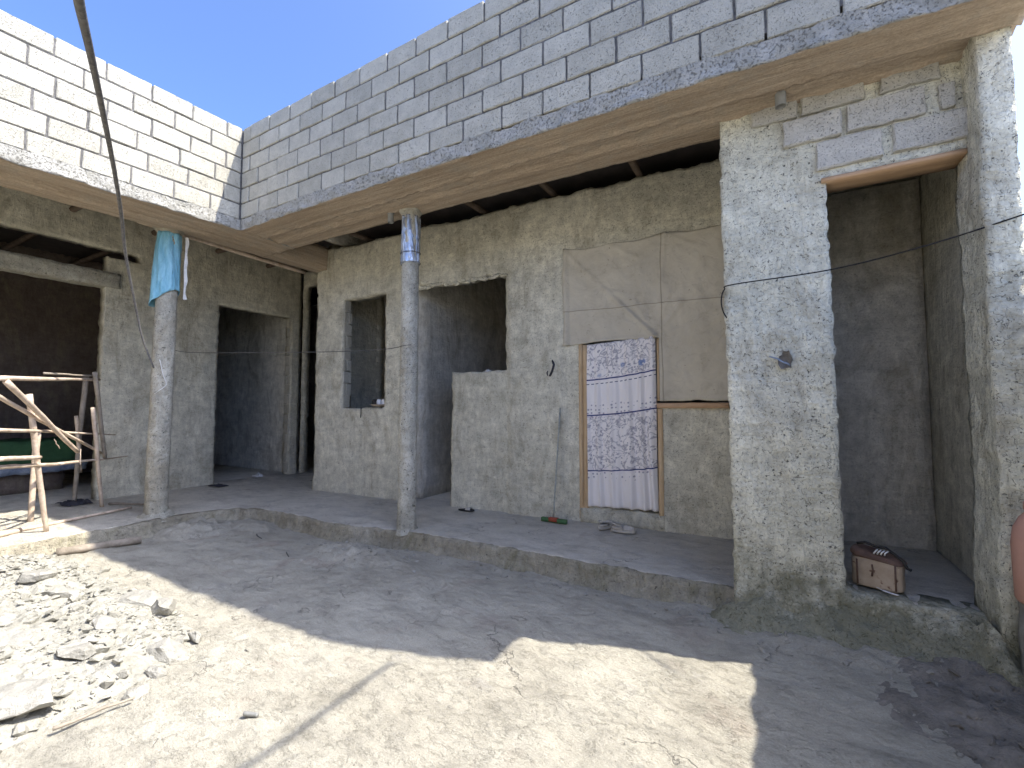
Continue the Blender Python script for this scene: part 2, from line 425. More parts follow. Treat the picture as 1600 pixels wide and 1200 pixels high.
# ---------------------------------------------------------------- hollow block courses
def blocks(bm, O, U, Nn, u0, u1, z0, n, h=.21, L=.41, th=.2, warp=None, seed=1, rects=None, chip=.006, lay=None):
    rnd = random.Random(seed); O = Vector(O); U = Vector(U); Nn = Vector(Nn)
    lay = lay or bm.loops.layers.float_color.get('rnd') or bm.loops.layers.float_color.new('rnd')
    W = warp or (lambda p: p)
    lst = []
    if rects: lst = rects
    else:
        for c in range(n):
            u = u0 - (L/2 if c % 2 else 0) - rnd.uniform(0, .04)
            while u < u1:
                a, b = max(u, u0), min(u+L+rnd.uniform(-.012, .012), u1)
                if b-a > .05: lst.append((a, b, z0+c*h, z0+(c+1)*h))
                u = b if b > u else u+L
    for (a, b, za, zb) in lst:
        g = .0065+rnd.uniform(0, .004); a += g; b -= g; za += .006+rnd.uniform(0, .005); zb -= .006
        off = rnd.uniform(-.006, .006); tilt = rnd.uniform(-.006, .006); val = rnd.random()
        nu0 = max(3, int((b-a)/.05)); U_ = [0, .008/(b-a)]+[k/nu0 for k in range(1, nu0)]+[1-.008/(b-a), 1]; V_ = [0, .04, .2, .4, .6, .8, .96, 1]
        nu, nv = len(U_)-1, len(V_)-1
        grid = {}
        for i in range(nu+1):
            for j in range(nv+1):
                fu, fv = U_[i], V_[j]
                u, v = a+(b-a)*fu, za+(zb-za)*fv+tilt*(fu-.5)
                eu, ev = min(fu, 1-fu)*(b-a), min(fv, 1-fv)*(zb-za)
                p = O+U*u+Vector((0, 0, v)); q = N3(p+Vector((seed, 0, 0)), 14)
                e = min(eu, ev)
                dep = off + .0015*q.z
                if e < .004: dep -= .007+abs(q.z)*chip; p += U*q.x*chip*.9 + Vector((0, 0, q.y*chip*.9))
                if eu < .004 and ev < .004: p += (U*(.5-fu)*2+Vector((0, 0, (.5-fv)*2)))*rnd.uniform(0, .005)
                grid[i, j] = bm.verts.new(W(p+Nn*dep))
        back = {}
        ring = [(i, 0) for i in range(nu)]+[(nu, j) for j in range(nv)]+[(i, nv) for i in range(nu, 0, -1)]+[(0, j) for j in range(nv, 0, -1)]
        fs = []
        for i in range(nu):
            for j in range(nv): fs.append([grid[i, j], grid[i+1, j], grid[i+1, j+1], grid[i, j+1]])
        for k in ring:
            u, v = a+(b-a)*U_[k[0]], za+(zb-za)*V_[k[1]]
            back[k] = bm.verts.new(W(O+U*u+Vector((0, 0, v))-Nn*th))
        for k, k2 in zip(ring, ring[1:]+ring[:1]): fs.append([grid[k], grid[k2], back[k2], back[k]])
        fs.append([back[k] for k in ring])
        for f in fs:
            fc = bm.faces.new(f); fc.material_index = 0
            for lp in fc.loops: lp[lay] = (val, val, val, 1)
    return bm

# ================================================================= GROUND
def ground_h(x, y):
    d = .014*F((x, y, 0), .9, 4)+.010*F((x, y*1.6, 3), 3.5, 5)
    # flaked cement patches: stepped relief
    f = F((x*1.0, y*1.7, 7), 2.4, 5)
    d += .010*(1 if f > .12 else 0) - .008*(1 if f < -.22 else 0)
    d += .005*F((x, y, 9), 18, 3)
    # mortar crumbs against the step
    for (cx, cy, rx, ry, hh) in ((2.15, .12, .55, .22, .075), (3.4, .02, .5, .16, .02), (-.35, -.25, .35, .35, .13), (.0, .25, .4, .2, .06), (6.9, .38, .9, .18, .06)):
        q = ((x-cx)/rx)**2+((y-cy)/ry)**2
        if q < 1.6:
            w = max(0, 1-q/1.6); d += hh*w*(1+.6*F((x, y, 2), 9, 4))
    return d
def axis_lines(a, b, f0, f1, fine):
    out = []; x = f0
    while x <= f1+1e-6: out.append(x); x += fine
    s = fine; x = f0
    while x > a: s *= 1.35; x -= s; out.append(x)
    s = fine; x = out[int((f1-f0)/fine)]
    while x < b: s *= 1.35; x += s; out.append(x)
    return sorted(out)
bm = bmesh.new()
xs = axis_lines(-60, 60, -1.4, 7.6, .028); ys = axis_lines(-60, 60, -3.0, .75, .028)
rows = []
for x in xs:
    rows.append([bm.verts.new((x, y, ground_h(x, y) if (-2 < x < 9 and -5 < y < 2) else 0)) for y in ys])
for a, b in zip(rows, rows[1:]):
    for j in range(len(ys)-1): bm.faces.new([a[j], b[j], b[j+1], a[j+1]])
tag(obj('ground', bm, 'ground'), kind='structure')

# ================================================================= HOUSE
house = empty('unfinished_house', (2.5, 2.0, 0), 'unfinished L-shaped house of bare hollow blocks and rough grey plaster around the yard', 'house')
def dropx(x): return -.0022*x*x
def dropy(y): return .037*y
def warpR(p): return Vector((p.x, p.y, p.z+dropx(p.x)*max(-.3, min(1, (5.2-p.z)/1.1))))
def warpL(p): return Vector((p.x, p.y, p.z+dropy(min(p.y, 0))))
ZB = 3.95; ZK = 4.096; ZT = 5.356; XE = 7.405; XW = 7.44

# block parapets
bm = bmesh.new(); blocks(bm, (0, 0, 0), (1, 0, 0), (0, -1, 0), .0, XE+.02, ZK, 6, warp=warpR, seed=3)
box(bm, (.01, .013, ZK-.02), (XE, .19, ZT-.02), 1, 0, .3)
for v in bm.verts:
    pass
o = obj('block_parapet', bm, ['block', 'mortar'], house, smooth=False); o['label'] = 'shaded hollow block parapet over the curtained wing'
for me_o in (o,):
    pass
bm = bmesh.new(); blocks(bm, (0, 0, 0), (0, 1, 0), (1, 0, 0), -6.5, -.004, ZK, 6, warp=warpL, seed=11)
# mortar core of the left parapet follows the sag
c0 = bmesh.new(); box(c0, (-.19, -6.5, ZK-.02), (-.013, .18, ZT-.02), 1, 0, .3)
for v in c0.verts: v.co = warpL(v.co)
me = bpy.data.meshes.new('tmp'); c0.to_mesh(me); c0.free(); bm.from_mesh(me); bpy.data.meshes.remove(me)
o = obj('block_parapet', bm, ['block', 'mortar'], house, smooth=False); o['label'] = 'sunlit hollow block parapet over the left wing'

# ring beams with cantilevered soffit; profile = (inward distance, z, material)
def ringbeam(P, along, a, b, warp, soff):
    bm = bmesh.new()
    prof = []
    for z in (ZK-.003, ZK-.03, ZK-.06, ZK-.09, ZK-.12, ZB+.008): prof.append((0.0, z, 0))
    n = 34
    for i in range(n+1):
        t = i/n*.80
        z = ZB + (.0 if t < .29 else -.012 if t < .33 else .012 if t < .5 else -.006 if t < .6 else .004)
        prof.append((t+.004, z, 1))
    prof += [(.80, ZB+.15, 1), (.80, ZB+.42, 1), (.2, ZB+.42, 1)]
    L = lines(a, b, .045); ringsv = []
    for s in L:
        r = []
        for k, (d, z, m) in enumerate(prof):
            p = P(s, d, z); q = p.copy()
            if k < 6:
                amp = .010+.008*(k >= 3)
                jz = F(q, 7, 5)
                p = P(s, d+amp*F(q, 9, 5)*1.4-.002, z + (.016*F(q+Vector((9, 0, 0)), 6, 4) if 0 < k else .022*F(q+Vector((4, 0, 0)), 5, 4)+.004))
            elif k < len(prof)-3:
                rr = .004 if d < .27 else (.014 if d < .55 else .005)
                p = P(s, d, z+rr*F(q, 14, 4)*1.3+.006*F(q, 3, 3))
                if k == 6: p = P(s, d+.006*F(q, 9, 4), z+.012*F(q+Vector((2, 2, 0)), 6, 4))
            r.append(bm.verts.new(warp(p)))
        ringsv.append(r)
    for A, B in zip(ringsv, ringsv[1:]):
        for k in range(len(prof)-1):
            bm.faces.new([A[k], B[k], B[k+1], A[k+1]]).material_index = 0 if k < 6 else 1
    bm.faces.new(ringsv[0]); bm.faces.new(ringsv[-1])
    return obj('ring_beam', bm, ['beamface', soff], house)
ringbeam(lambda s, d, z: Vector((s, d, z)), 'x', 0.0, XE+.02, warpR, 'soffit_x')['label'] = 'concrete ring beam over the curtained wing'
ringbeam(lambda s, d, z: Vector((-d, s, z)), 'y', -6.5, .80, warpL, 'soffit_y')['label'] = 'concrete ring beam over the left wing'
bm = bmesh.new(); box(bm, (-.82, .79, ZB+.01), (-.50, 1.8, ZB+.40), 0, .008, .08)
obj('cross_beam', bm, 'soffit_y', house)

# --- back wall of the curtained wing (slightly skewed plane)
BWd = Vector((1, .055, 0)).normalized(); BWo = Vector((-.74, 1.75, 0)); BWn = Vector((.055, -1, 0)).normalized()
def bu(x): return (x+.74)/BWd.x
def bw(x, z, off=0): p = BWo+BWd*bu(x); return Vector((p.x, p.y, z))+BWn*off
zlow = .10
holes = [(bu(-.10), bu(.83), 1.57, 3.40),
         (bu(1.30), bu(2.10), zlow-.01, 3.40), (bu(2.10), bu(2.98), 2.07, 3.40), (bu(2.0), bu(2.2), 3.0, 3.40),
         (bu(4.04), bu(4.99), .36, 2.5), (bu(4.99), bu(5.72), 1.60, 2.5)]
def bulge(u, v):
    b = 0
    x = u-.74
    if 3.02 < x < 3.86: b += (.034+.012*F((x, v, 1), 3, 3))*min(1, (x-3.02)/.05)*min(1, (3.86-x)/.05)
    if v < .45: b += (.45-v)*.09
    return b
bm = panel(BWo, BWd, BWn, bu(5.86), zlow, 4.30, holes, .2, .04, .009, .014, bulge, lambda u: .09*F((u, 0, 0), 1.5, 3)*.5+.012*u)
obj('back_wall', bm, 'plaster', house)['label'] = 'plastered wall behind the veranda with window and door openings'
# left reveal of the small window shows bare block ends
bm = bmesh.new(); blocks(bm, bw(-.086, 0, -.012), -BWn, Vector((1, .0, 0)), .0, .19, 1.58, 9, h=.203, L=.19, th=.02, seed=5)
obj('window_reveal', bm, 'block', house, smooth=False)
# crumbling lintel edge over the wide opening
bm = bmesh.new()
rl = random.Random(4)
for k in range(85):
    x = 1.35+1.62*rl.random(); p = bw(x, 3.405+rl.uniform(-.012, .03), rl.uniform(-.02, .006))
    r = rl.uniform(.012, .036)
    s = bmesh.ops.create_icosphere(bm, subdivisions=2, radius=r, matrix=Matrix.Translation(p) @ Matrix.Diagonal((rl.uniform(1.2, 2.6), .7, rl.uniform(.5, 1), 1)))
    for v in s['verts']: v.co += N3(v.co, 25)*.012
obj('lintel', bm, 'plaster', house)['label'] = 'crumbling concrete lintel edge over the wide opening'

# --- left wing inner wall (x = -2.84)
LX = -2.84
def lu(y): return y+6.5
holes = [(lu(-4.6), lu(-.45), .05, 3.47), (lu(-4.6), lu(-.44), 3.70, 4.07), (lu(-.44), lu(-.02), 3.95, 4.07), (lu(1.22), lu(2.70), .05, 3.52)]
def bulge2(u, v):
    y = u-6.5; b = 0
    if .95 < y < 1.15: b += .01
    if v < .4: b += (.4-v)*.08
    return b
bm = panel((LX, -6.5, 0), (0, 1, 0), (1, 0, 0), lu(2.90), .08, 4.66, holes, .2, .045, .008, .014, bulge2)
obj('inner_wall', bm, 'plaster', house)['label'] = 'plastered wall of the left wing with the wide opening'
bm = bmesh.new(); box(bm, (LX-.22, -4.9, 3.46), (LX+.05, -.28, 3.69), 0, .012, .06)
obj('lintel', bm, 'column', house)['label'] = 'rough pale concrete lintel over the scaffold opening'
# block ends at the narrow pier
bm = bmesh.new(); blocks(bm, (LX, 2.682, 0), (-1, 0, 0), (0, -1, 0), .01, .19, .2, 16, h=.208, L=.18, th=.03, seed=9)
obj('door_reveal', bm, 'block', house, smooth=False)
# passage wall at y = 2.95 with a tall dark doorway
bm = panel((LX-.02, 2.97, 0), (1, 0, 0), (0, -1, 0), 2.3, .1, 4.60, [(.03, 1.05, .09, 4.28)], .18, .07, .006, .014)
obj('passage_wall', bm, 'plaster', house)
bm = panel((-.72, 1.95, 0), (0, 1, 0), (-1, 0, 0), 1.2, .1, 4.5, (), .16, .1, .006, .01)
obj('passage_wall', bm, 'plaster', house)

# --- rooms behind
def wallbox(name, p0, p1, mat='plaster_in', step=.25, rough=.006):
    bm = bmesh.new(); box(bm, p0, p1, 0, rough, step); return obj(name, bm, mat, house)
wallbox('partition_wall', (1.18, 2.09, .1), (1.34, 5.9, 4.45))
wallbox('partition_wall', (3.30, 2.20, .1), (3.46, 5.9, 4.45))
wallbox('partition_wall', (-.56, 3.2, .1), (-.40, 5.9, 4.45))
wallbox('partition_wall', (5.82, 2.225, .1), (5.95, 5.9, 4.45), 'plaster')
wallbox('rear_wall', (-7.0, 5.9, 0), (XE-.01, 6.1, 4.98))
wallbox('end_wall', (7.36, .80, .0), (7.46, 5.88, 3.93), 'plaster')
wallbox('end_wall', (7.37, .83, 3.935), (7.455, 5.88, 4.98), 'plaster')
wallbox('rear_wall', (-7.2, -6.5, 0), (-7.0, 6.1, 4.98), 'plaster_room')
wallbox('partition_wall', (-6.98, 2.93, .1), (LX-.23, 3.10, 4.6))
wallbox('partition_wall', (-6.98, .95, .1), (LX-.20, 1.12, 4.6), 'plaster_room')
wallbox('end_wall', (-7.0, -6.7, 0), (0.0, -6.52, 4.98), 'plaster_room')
wallbox('leak_stop_wall', (-.36, .2, 4.40), (-.24, 5.88, 4.95))  # added out of sight to stop sun leaking between the two roofs
# the reveal wall seen through the left doorway
bm = panel((LX-3.6, 2.86, 0), (1, 0, 0), (0, -1, 0), 3.58, .1, 4.5, (), .06, .1, .006, .0)
obj('partition_wall', bm, 'plaster_lit', house)['label'] = 'smooth plastered wall seen through the left doorway'
bm = bmesh.new(); box(bm, (-6.98, -6.4, .04), (-2.6, 5.88, .165), 0); box(bm, (-2.598, 2.2, .03), (7.3, 5.88, .16), 0); box(bm, (1.2, 1.2, .02), (5.8, 2.3, .155), 0)
obj('room_floor', bm, 'vfloor', house)

# roof with rafters
roof = bmesh.new()
def corr(bm, x0, x1, y0, y1, z, ax, slope):
    n = int(((x1-x0) if ax == 'x' else (y1-y0))/.06); rr = []
    for i in range(n+1):
        t = i/n; dz = .012*math.cos(i*math.pi)
        if ax == 'x': x = x0+(x1-x0)*t; rr.append((bm.verts.new((x, y0, z+dz)), bm.verts.new((x, y1, z+dz+slope))))
        else: y = y0+(y1-y0)*t; rr.append((bm.verts.new((x0, y, z+dz+slope)), bm.verts.new((x1, y, z+dz))))
    for a, b in zip(rr, rr[1:]): bm.faces.new([a[0], b[0], b[1], a[1]])
corr(roof, -.32, 7.5, .17, 6.1, 4.60, 'x', .12)
corr(roof, -7.1, -.17, -6.6, 6.1, 4.76, 'y', .1)
roofo = obj('roof', roof, 'roof', house); roofo['label'] = 'dark corrugated metal roof above the rafters'
for x in (.2, 1.35, 2.5, 3.62, 4.75):
    bm = bmesh.new(); tube(bm, seg_pts((x, .35, 4.42), (x+.12, 5.8, 4.50), 8, .01), .045, 8); obj('rafter', bm, 'dark_wood', roofo)
for y, z in ((.98, 4.30), (1.55, 4.50)):
    bm = bmesh.new(); tube(bm, seg_pts((-.5, y, z), (5.6, y+.1, z+.03), 14, .006), .035, 8); obj('batten', bm, 'pole_grey', roofo)
for y in (-2.9, -1.9, -.9, .1, 1.1, 2.1):
    bm = bmesh.new(); tube(bm, seg_pts((-.3, y, 4.46), (-6.9, y+.1, 4.60), 8, .01), .045, 8); obj('rafter', bm, 'dark_wood', roofo)
bm = bmesh.new(); tube(bm, seg_pts((-1.0, -.75, 4.02), (-1.02, 1.70, 3.98), 12, .01), .035, 8); obj('batten', bm, 'pole', roofo)['label'] = 'pale pole under the left beam'

# --- front room at the right: wall flush to y = .56
FY = .56; FX0 = 5.80
def fu(x): return x-FX0
def bulge3(u, v):
    x = u+FX0; b = 0
    if v < .5: b += .10*((.5-v)/.5)**2
    if x < 6.02: b += .012
    # recess for the bare blocks
    return b
bm = panel((FX0, FY, 0), (1, 0, 0), (0, -1, 0), XW-FX0, -.05, 3.935, [(fu(6.49), fu(7.24), .31, 3.235)], .22, .036, .008, .012, bulge3)
for v in bm.verts:
    if v.co.y < FY+.1 and v.co.z > 2.9 and v.co.x > 5.95: v.co.x += 0
    if v.co.z < 3.0 and v.co.x < 6.55: v.co.x += .012*(3.0-v.co.z)*.8
obj('front_wall', bm, 'plaster_pillar', house)['label'] = 'pale plastered wall pillar and doorway wall at the right'
rects = [(6.02, 6.335, 3.735, 3.90), (6.345, 6.735, 3.735, 3.925), (6.80, 7.13, 3.735, 3.925),
         (6.225, 6.595, 3.52, 3.725), (6.61, 7.05, 3.52, 3.725), (7.10, 7.20, 3.52, 3.70),
         (6.425, 6.82, 3.295, 3.51), (6.86, 7.255, 3.30, 3.51)]
bm = bmesh.new(); blocks(bm, (0, FY-.032, 0), (1, 0, 0), (0, -1, 0), 0, 0, 0, 0, rects=rects, th=.05, seed=21, chip=.014)
obj('infill_blocks', bm, 'block_in', house, smooth=False)
bm = bmesh.new(); box(bm, (6.46, FY-.022, 3.205), (7.23, FY+.20, 3.236), 0, .002, .1)
obj('lintel_board', bm, 'board_x', house)
wallbox('room_wall', (5.82, 2.08, .1), (7.35, 2.22, 3.92), 'plaster_in', .12)
wallbox('room_wall', (5.83, .79, .1), (5.93, 2.06, 3.93), 'plaster_in', .12)
bm = bmesh.new(); box(bm, (5.82, .575, .1), (7.37, 2.1, .305), 0, .007, .06); obj('room_floor', bm, 'vfloor', house)
bm = bmesh.new(); box(bm, (5.9, .81, 3.70), (7.36, 2.07, 3.85)); obj('room_ceiling', bm, 'plaster_in', house)
bm = bmesh.new(); box(bm, (7.225, .34, -.05), (7.385, .75, 3.945), 0, 0, .045)
for v in bm.verts:
    p = v.co.copy(); v.co += N3(p, 3)*.006+N3(p, 11)*.012+N3(p, 30)*.004
    if p.x < 7.25: v.co.x += .022*F((1, p.y*.5, p.z), 1.2, 3)
obj('end_column', bm, 'plaster_pillar', house)['label'] = 'rough plastered end column right of the doorway'
# mortar fillet and rubble along the foot of the front wall
bm = bmesh.new(); L = lines(5.62, 7.7, .03); rr = []
for x in L:
    r = []
    for k in range(12):
        t = k/11; y = .48-.30*t-.18*max(0, min(1, (x-7.1)/.1)); z = ((.17*(1-t)**1.9+.01)*(1+.7*F((x, y, 1), 4, 4))+.022*F((x, y, 0), 14, 4))*max(0, min(1, (x-5.66)/.22))-.03*t+ground_h(x, y)
        r.append(bm.verts.new((x, y+.06+.04*F((x, 0, 3), 3, 3), z)))
    rr.append(r)
for a, b in zip(rr, rr[1:]):
    for k in range(11): bm.faces.new([a[k], b[k], b[k+1], a[k+1]])
obj('mortar_fillet', bm, 'plaster_pillar', house)
# hole broken in the pillar, with a cable stub
bm = bmesh.new(); rings = []
for i, (r, d) in enumerate(((.062, -.022), (.050, -.012), (.034, .004), (.015, .008))):
    rings.append([Vector((6.20+r*math.cos(t)*(.75+.5*noise.noise(Vector((math.cos(t)*2, math.sin(t)*2, 0)))), FY-.012+d, 1.93+r*1.1*math.sin(t)*(1+.5*noise.noise(Vector((math.cos(t)*2, 5, math.sin(t)*2)))))) for t in [2*math.pi*k/14 for k in range(14)]])
loft(bm, rings, caps=False); bm.faces.new([bm.verts.new(p) for p in rings[-1]])
obj('broken_hole', bm, 'soil', house)
bm = bmesh.new(); tube(bm, [(6.10, .520, 1.96), (6.15, .515, 1.94), (6.18, .505, 1.915), (6.215, .508, 1.90), (6.225, .53, 1.885)], .006, 6)
obj('cable_stub', bm, 'bluewhite', house)

# --- veranda floor with broken front edge
front = [(-.62, -6.4, 0), (-.62, -3.0, 0), (-.62, -1.1, 0), (-.60, -.8, 0), (-.66, -.45, 0), (-.58, -.05, 0), (-.34, .28, 0), (-.08, .41, 0), (.7, .45, 0), (1.35, .38, 0), (1.8, .44, 0), (2.35, .57, 0), (3.4, .61, 0), (4.4, .63, 0), (5.84, .64, 0)]
backp = [(-3.0, -6.4, 0), (-3.0, -3.0, 0), (-3.0, -1.1, 0), (-3.0, -.5, 0), (-3.0, .3, 0), (-3.05, 1.3, 0), (-3.05, 2.4, 0), (-2.2, 3.15, 0), (-.5, 3.1, 0), (.6, 2.0, 0), (1.6, 2.1, 0), (2.3, 2.15, 0), (3.4, 2.2, 0), (4.4, 2.25, 0), (5.84, 2.3, 0)]
bm = bmesh.new(); cols = []
for i in range(len(front)-1):
    a, b, c, d = map(Vector, (front[i], front[i+1], backp[i], backp[i+1])); n = max(1, int((b-a).length/.035))
    for k in range(n+(i == len(front)-2)):
        cols.append((a.lerp(b, k/n), c.lerp(d, k/n)))
rr = []
for f, g in cols:
    d = (g-f).normalized(); f2 = f+d*.022*F(f, 2.5, 4)+d*.02*F(f, 9, 3); r = []
    soft = .5 if f.x < .0 and f.y > -.9 else 0
    hz = .18
    for k, (o_, z) in enumerate(((-.09-.1*soft, -.03), (-.035-.05*soft, .025), (-.012, .07), (.0, .12), (.012, .155), (.035+.05*soft, .176))):
        p = f2+d*o_; p.z = z
        q = N3(p, 8)*.012+N3(p, 26)*.006; p += q; r.append(bm.verts.new(p))
    m = 46
    for k in range(1, m+1):
        t = (k/m)**1.5; p = (f2+d*.035).lerp(g, t); p.z = hz+.006*F(p, 2, 4)+.004*F(p, 9, 4)-.003
        ff = F((p.x*1.3, p.y*1.6, 4), 3, 4); p.z += .005*(1 if ff > .15 else 0)
        r.append(bm.verts.new(p))
    rr.append(r)
for a, b in zip(rr, rr[1:]):
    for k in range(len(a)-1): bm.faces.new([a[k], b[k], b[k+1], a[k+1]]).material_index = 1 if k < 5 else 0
vf = obj('veranda_floor', bm, ['vfloor', 'step'], house); vf['label'] = 'raised cement veranda floor with a broken front edge'

# --- round columns with plastic wraps
def column(x, y, r, z0, z1, seed, lean=(0, 0)):
    bm = bmesh.new(); rnd = random.Random(seed); seg = 40; prof = []
    pits = [(rnd.uniform(0, 6.283), rnd.uniform(.3, z1-.1), rnd.uniform(.014, .027)) for _ in range(210)]
    n = int((z1-z0)/.018); rings = []
    for i in range(n+1):
        z = z0+(z1-z0)*i/n; ring = []
        rad = r*(1.03-.05*i/n) + (.02*max(0, (.35-z)/.35))
        for k in range(seg):
            t = 2*math.pi*k/seg
            p = Vector((x+lean[0]*(z/4)+rad*math.cos(t), y+lean[1]*(z/4)+rad*math.sin(t), z))
            d = .003*F(p, 6, 4)+.005*F(p, 2, 2)
            for (pt, pz, pr) in pits:
                dz = (z-pz)/(pr*.62)
                if abs(dz) < 1:
                    da = (t-pt+math.pi) % (2*math.pi)-math.pi; q = (da*r/pr)**2+dz*dz
                    if q < 1: d -= .018*(1-q)
            p += Vector((math.cos(t), math.sin(t), 0))*d; ring.append(p)
        rings.append(ring)
    loft(bm, rings); return obj('column', bm, 'column', house)
colL = column(-.90, -.46, .122, .10, 3.99, 4, (.08, 0)); colL['label'] = 'round concrete column with blue plastic at its top'
colR = column(2.385, .69, .103, .10, 3.98, 8, (.03, -.02)); colR['label'] = 'round concrete column with silver plastic at its top'

def wrap(cx, cy, r, z0fn, z1, flare, name, mat, parent, seedv, gap=None):
    bm = bmesh.new(); seg = 64; n = 26; rings = []
    for i in range(n+1):
        ring = []
        for k in range(seg+1):
            t = 2*math.pi*k/seg*(1 if gap is None else gap)
            z0 = z0fn(t); z = z1+(z0-z1)*i/n
            rr_ = r+flare(t, (z1-z))+.006*math.sin(t*7+z*6+seedv)+.004*noise.noise(Vector((math.cos(t)*4, math.sin(t)*4, z*9+seedv)))
            ring.append(Vector((cx+rr_*math.cos(t), cy+rr_*math.sin(t), z)))
        rings.append(ring)
    loft(bm, rings, close=False, caps=False)
    o = obj(name, bm, mat, parent)
    md = o.modifiers.new('thick', 'SOLIDIFY'); md.thickness = .003
    return o
# blue sheet: bottom edge climbs from the flared left side to the right
wrap(-.83, -.46, .132, lambda t: 3.03+.11*math.cos(t-.55), 3.90, lambda t, d: .075*max(0, d)*max(0, math.cos(t-3.7)), 'plastic_wrap', 'blue_wrap', colL, 1)['label'] = 'sky blue plastic sheet wrapped round the column top'
bm = bmesh.new()
loft(bm, [[Vector((-.70+.01*math.sin(i), -.33, 3.88-.085*i)), Vector((-.685+.012*math.sin(i*1.3), -.30+.01*math.sin(i*2), 3.88-.085*i))] for i in range(11)], close=False, caps=False)
obj('plastic_strip', bm, 'white_rag', colL)
wrap(2.408, .675, .110, lambda t: 3.285+.008*math.cos(t-1), 3.86, lambda t, d: .0, 'plastic_wrap', 'silver_wrap', colR, 5)['label'] = 'silver plastic sheet wrapped round the column top'
for z in (3.30, 3.42):
    bm = bmesh.new(); tube(bm, [(2.408+.119*math.cos(t), .675+.119*math.sin(t), z+.008*math.sin(t)) for t in [2*math.pi*k/24 for k in range(25)]], .004, 5, caps=False); obj('binding_wire', bm, 'wire', colR)
# mortar collar where column meets soffit and floor
for (x, y, r) in ((2.40, .68, .13), (-.83, -.46, .15)):
    bm = bmesh.new(); rings = lathe(bm, [(r*.72, 3.86), (r*.95, 3.92), (r*1.25, 3.97)], 28, (x, y, 0))
    for v in bm.verts: v.co += N3(v.co, 12)*.014
    obj('mortar_collar', bm, 'column', colR if x > 0 else colL)
for (x, y, r) in ((2.39, .70, .125), (-.90, -.44, .20)):
    bm = bmesh.new(); lathe(bm, [(r*1.25, .13), (r*1.0, .185), (r*.82, .205), (r*.62, .26)], 36, (x, y, 0))
    for v in bm.verts: v.co += N3(v.co, 11)*.03
    obj('mortar_foot', bm, 'column', colR if x > 0 else colL)

# drain pipe stubs through the soffit
for (x, y, lab) in ((2.15, .60, 'short grey pipe stub beside the silver wrapped column'), (6.22, .42, 'short grey pipe stub above the right pillar')):
    bm = bmesh.new(); lathe(bm, [(.036, 4.0), (.036, 3.955), (.045, 3.95), (.045, 3.945), (.036, 3.94), (.036, 3.835), (.032, 3.835), (.032, 3.98)], 24, (x, y, dropx(x)*.6))
    obj('drain_pipe', bm, 'pvc', house)['label'] = lab

# --- timber frames of the curtained opening
def board(name, x0, x1, z0, z1, off0, off1, mat, label, par):
    bm = bmesh.new(); st = .12
    X = lines(x0, x1, st); Z = lines(z0, z1, st)
    box(bm, (0, 0, 0), (1, 1, 1))
    bm.free(); bm = bmesh.new(); box(bm, (x0, -off1, z0), (x1, -off0, z1), 0, 0, st)
    for v in bm.verts:
        p = bw(v.co.x, v.co.z, -v.co.y); v.co = p+N3(p, 3)*.004
    o = obj(name, bm, mat, par)
    if label: o['label'] = label
    return o
df = empty('door_frame', (0, 0, 0)); df.parent = house; df.location = -Vector(house.location)
board('frame_board', 4.02, 4.065, .22, 2.385, -.10, .018, 'board', 'thin outer jamb board', df)
board('frame_board', 4.070, 4.13, .24, 2.37, -.08, .006, 'board', 'left jamb board of the curtained door', df)
board('frame_board', 4.965, 5.02, .30, 1.565, -.10, .014, 'board', 'right jamb board of the curtained door', df)
board('frame_board', 4.965, 4.99, 1.66, 2.40, -.10, .004, 'board', None, df)
wf = board('window_sill', 4.96, 5.71, 1.575, 1.635, -.12, .030, 'board_x', 'orange brown board on top of the low wall', house)
bm = bmesh.new(); box(bm, (4.03, -.03, .17), (5.02, .12, .345), 0, .006, .06)
for v in bm.verts: v.co = bw(v.co.x, v.co.z, -v.co.y)
obj('threshold', bm, 'plaster', house)

# ================================================================= THINGS IN THE YARD
# curtain
bm = bmesh.new(); uvl = bm.loops.layers.uv.new('UVMap'); nu, nv = 90, 70; g = {}
for i in range(nu+1):
    for j in range(nv+1):
        u, v = i/nu, j/nv
        amp = .026*(.45+.55*(1-v))*(.6+.8*u)
        x = 4.132+.822*u+.008*math.sin(v*5+u*9)*(1-v)+.012*(1-v)*(u-.5)
        z = .375+(2.385-.375)*v - .05*(1-u)*v*.3 + .045*u*u*(1 if v < .9 else 1-(v-.9)*6)
        z = .375+.02*u+(2.36+.035*u-.375)*v
        dep = amp*math.sin(u*34+math.sin(v*3)*1.2+1.5*math.sin(u*7))+.006*math.sin(u*70+v*4)+.012*noise.noise(Vector((u*4, v*3, 1)))
        g[i, j] = bm.verts.new(bw(x, z, .030+dep))
for i in range(nu):
    for j in range(nv):
        f = bm.faces.new([g[i, j], g[i+1, j], g[i+1, j+1], g[i, j+1]])
        for lp, (a, b) in zip(f.loops, ((i, j), (i+1, j), (i+1, j+1), (i, j+1))):
            uu, vv = a/nu, b/nv; lp[uvl].uv = (uu, vv-.028*uu*uu)
cur = obj('curtain', bm, 'curtain'); cur.modifiers.new('t', 'SOLIDIFY').thickness = .002
tag(cur, 'white and lilac curtain with blue flowers and navy stripes hanging in the doorway', 'curtain')

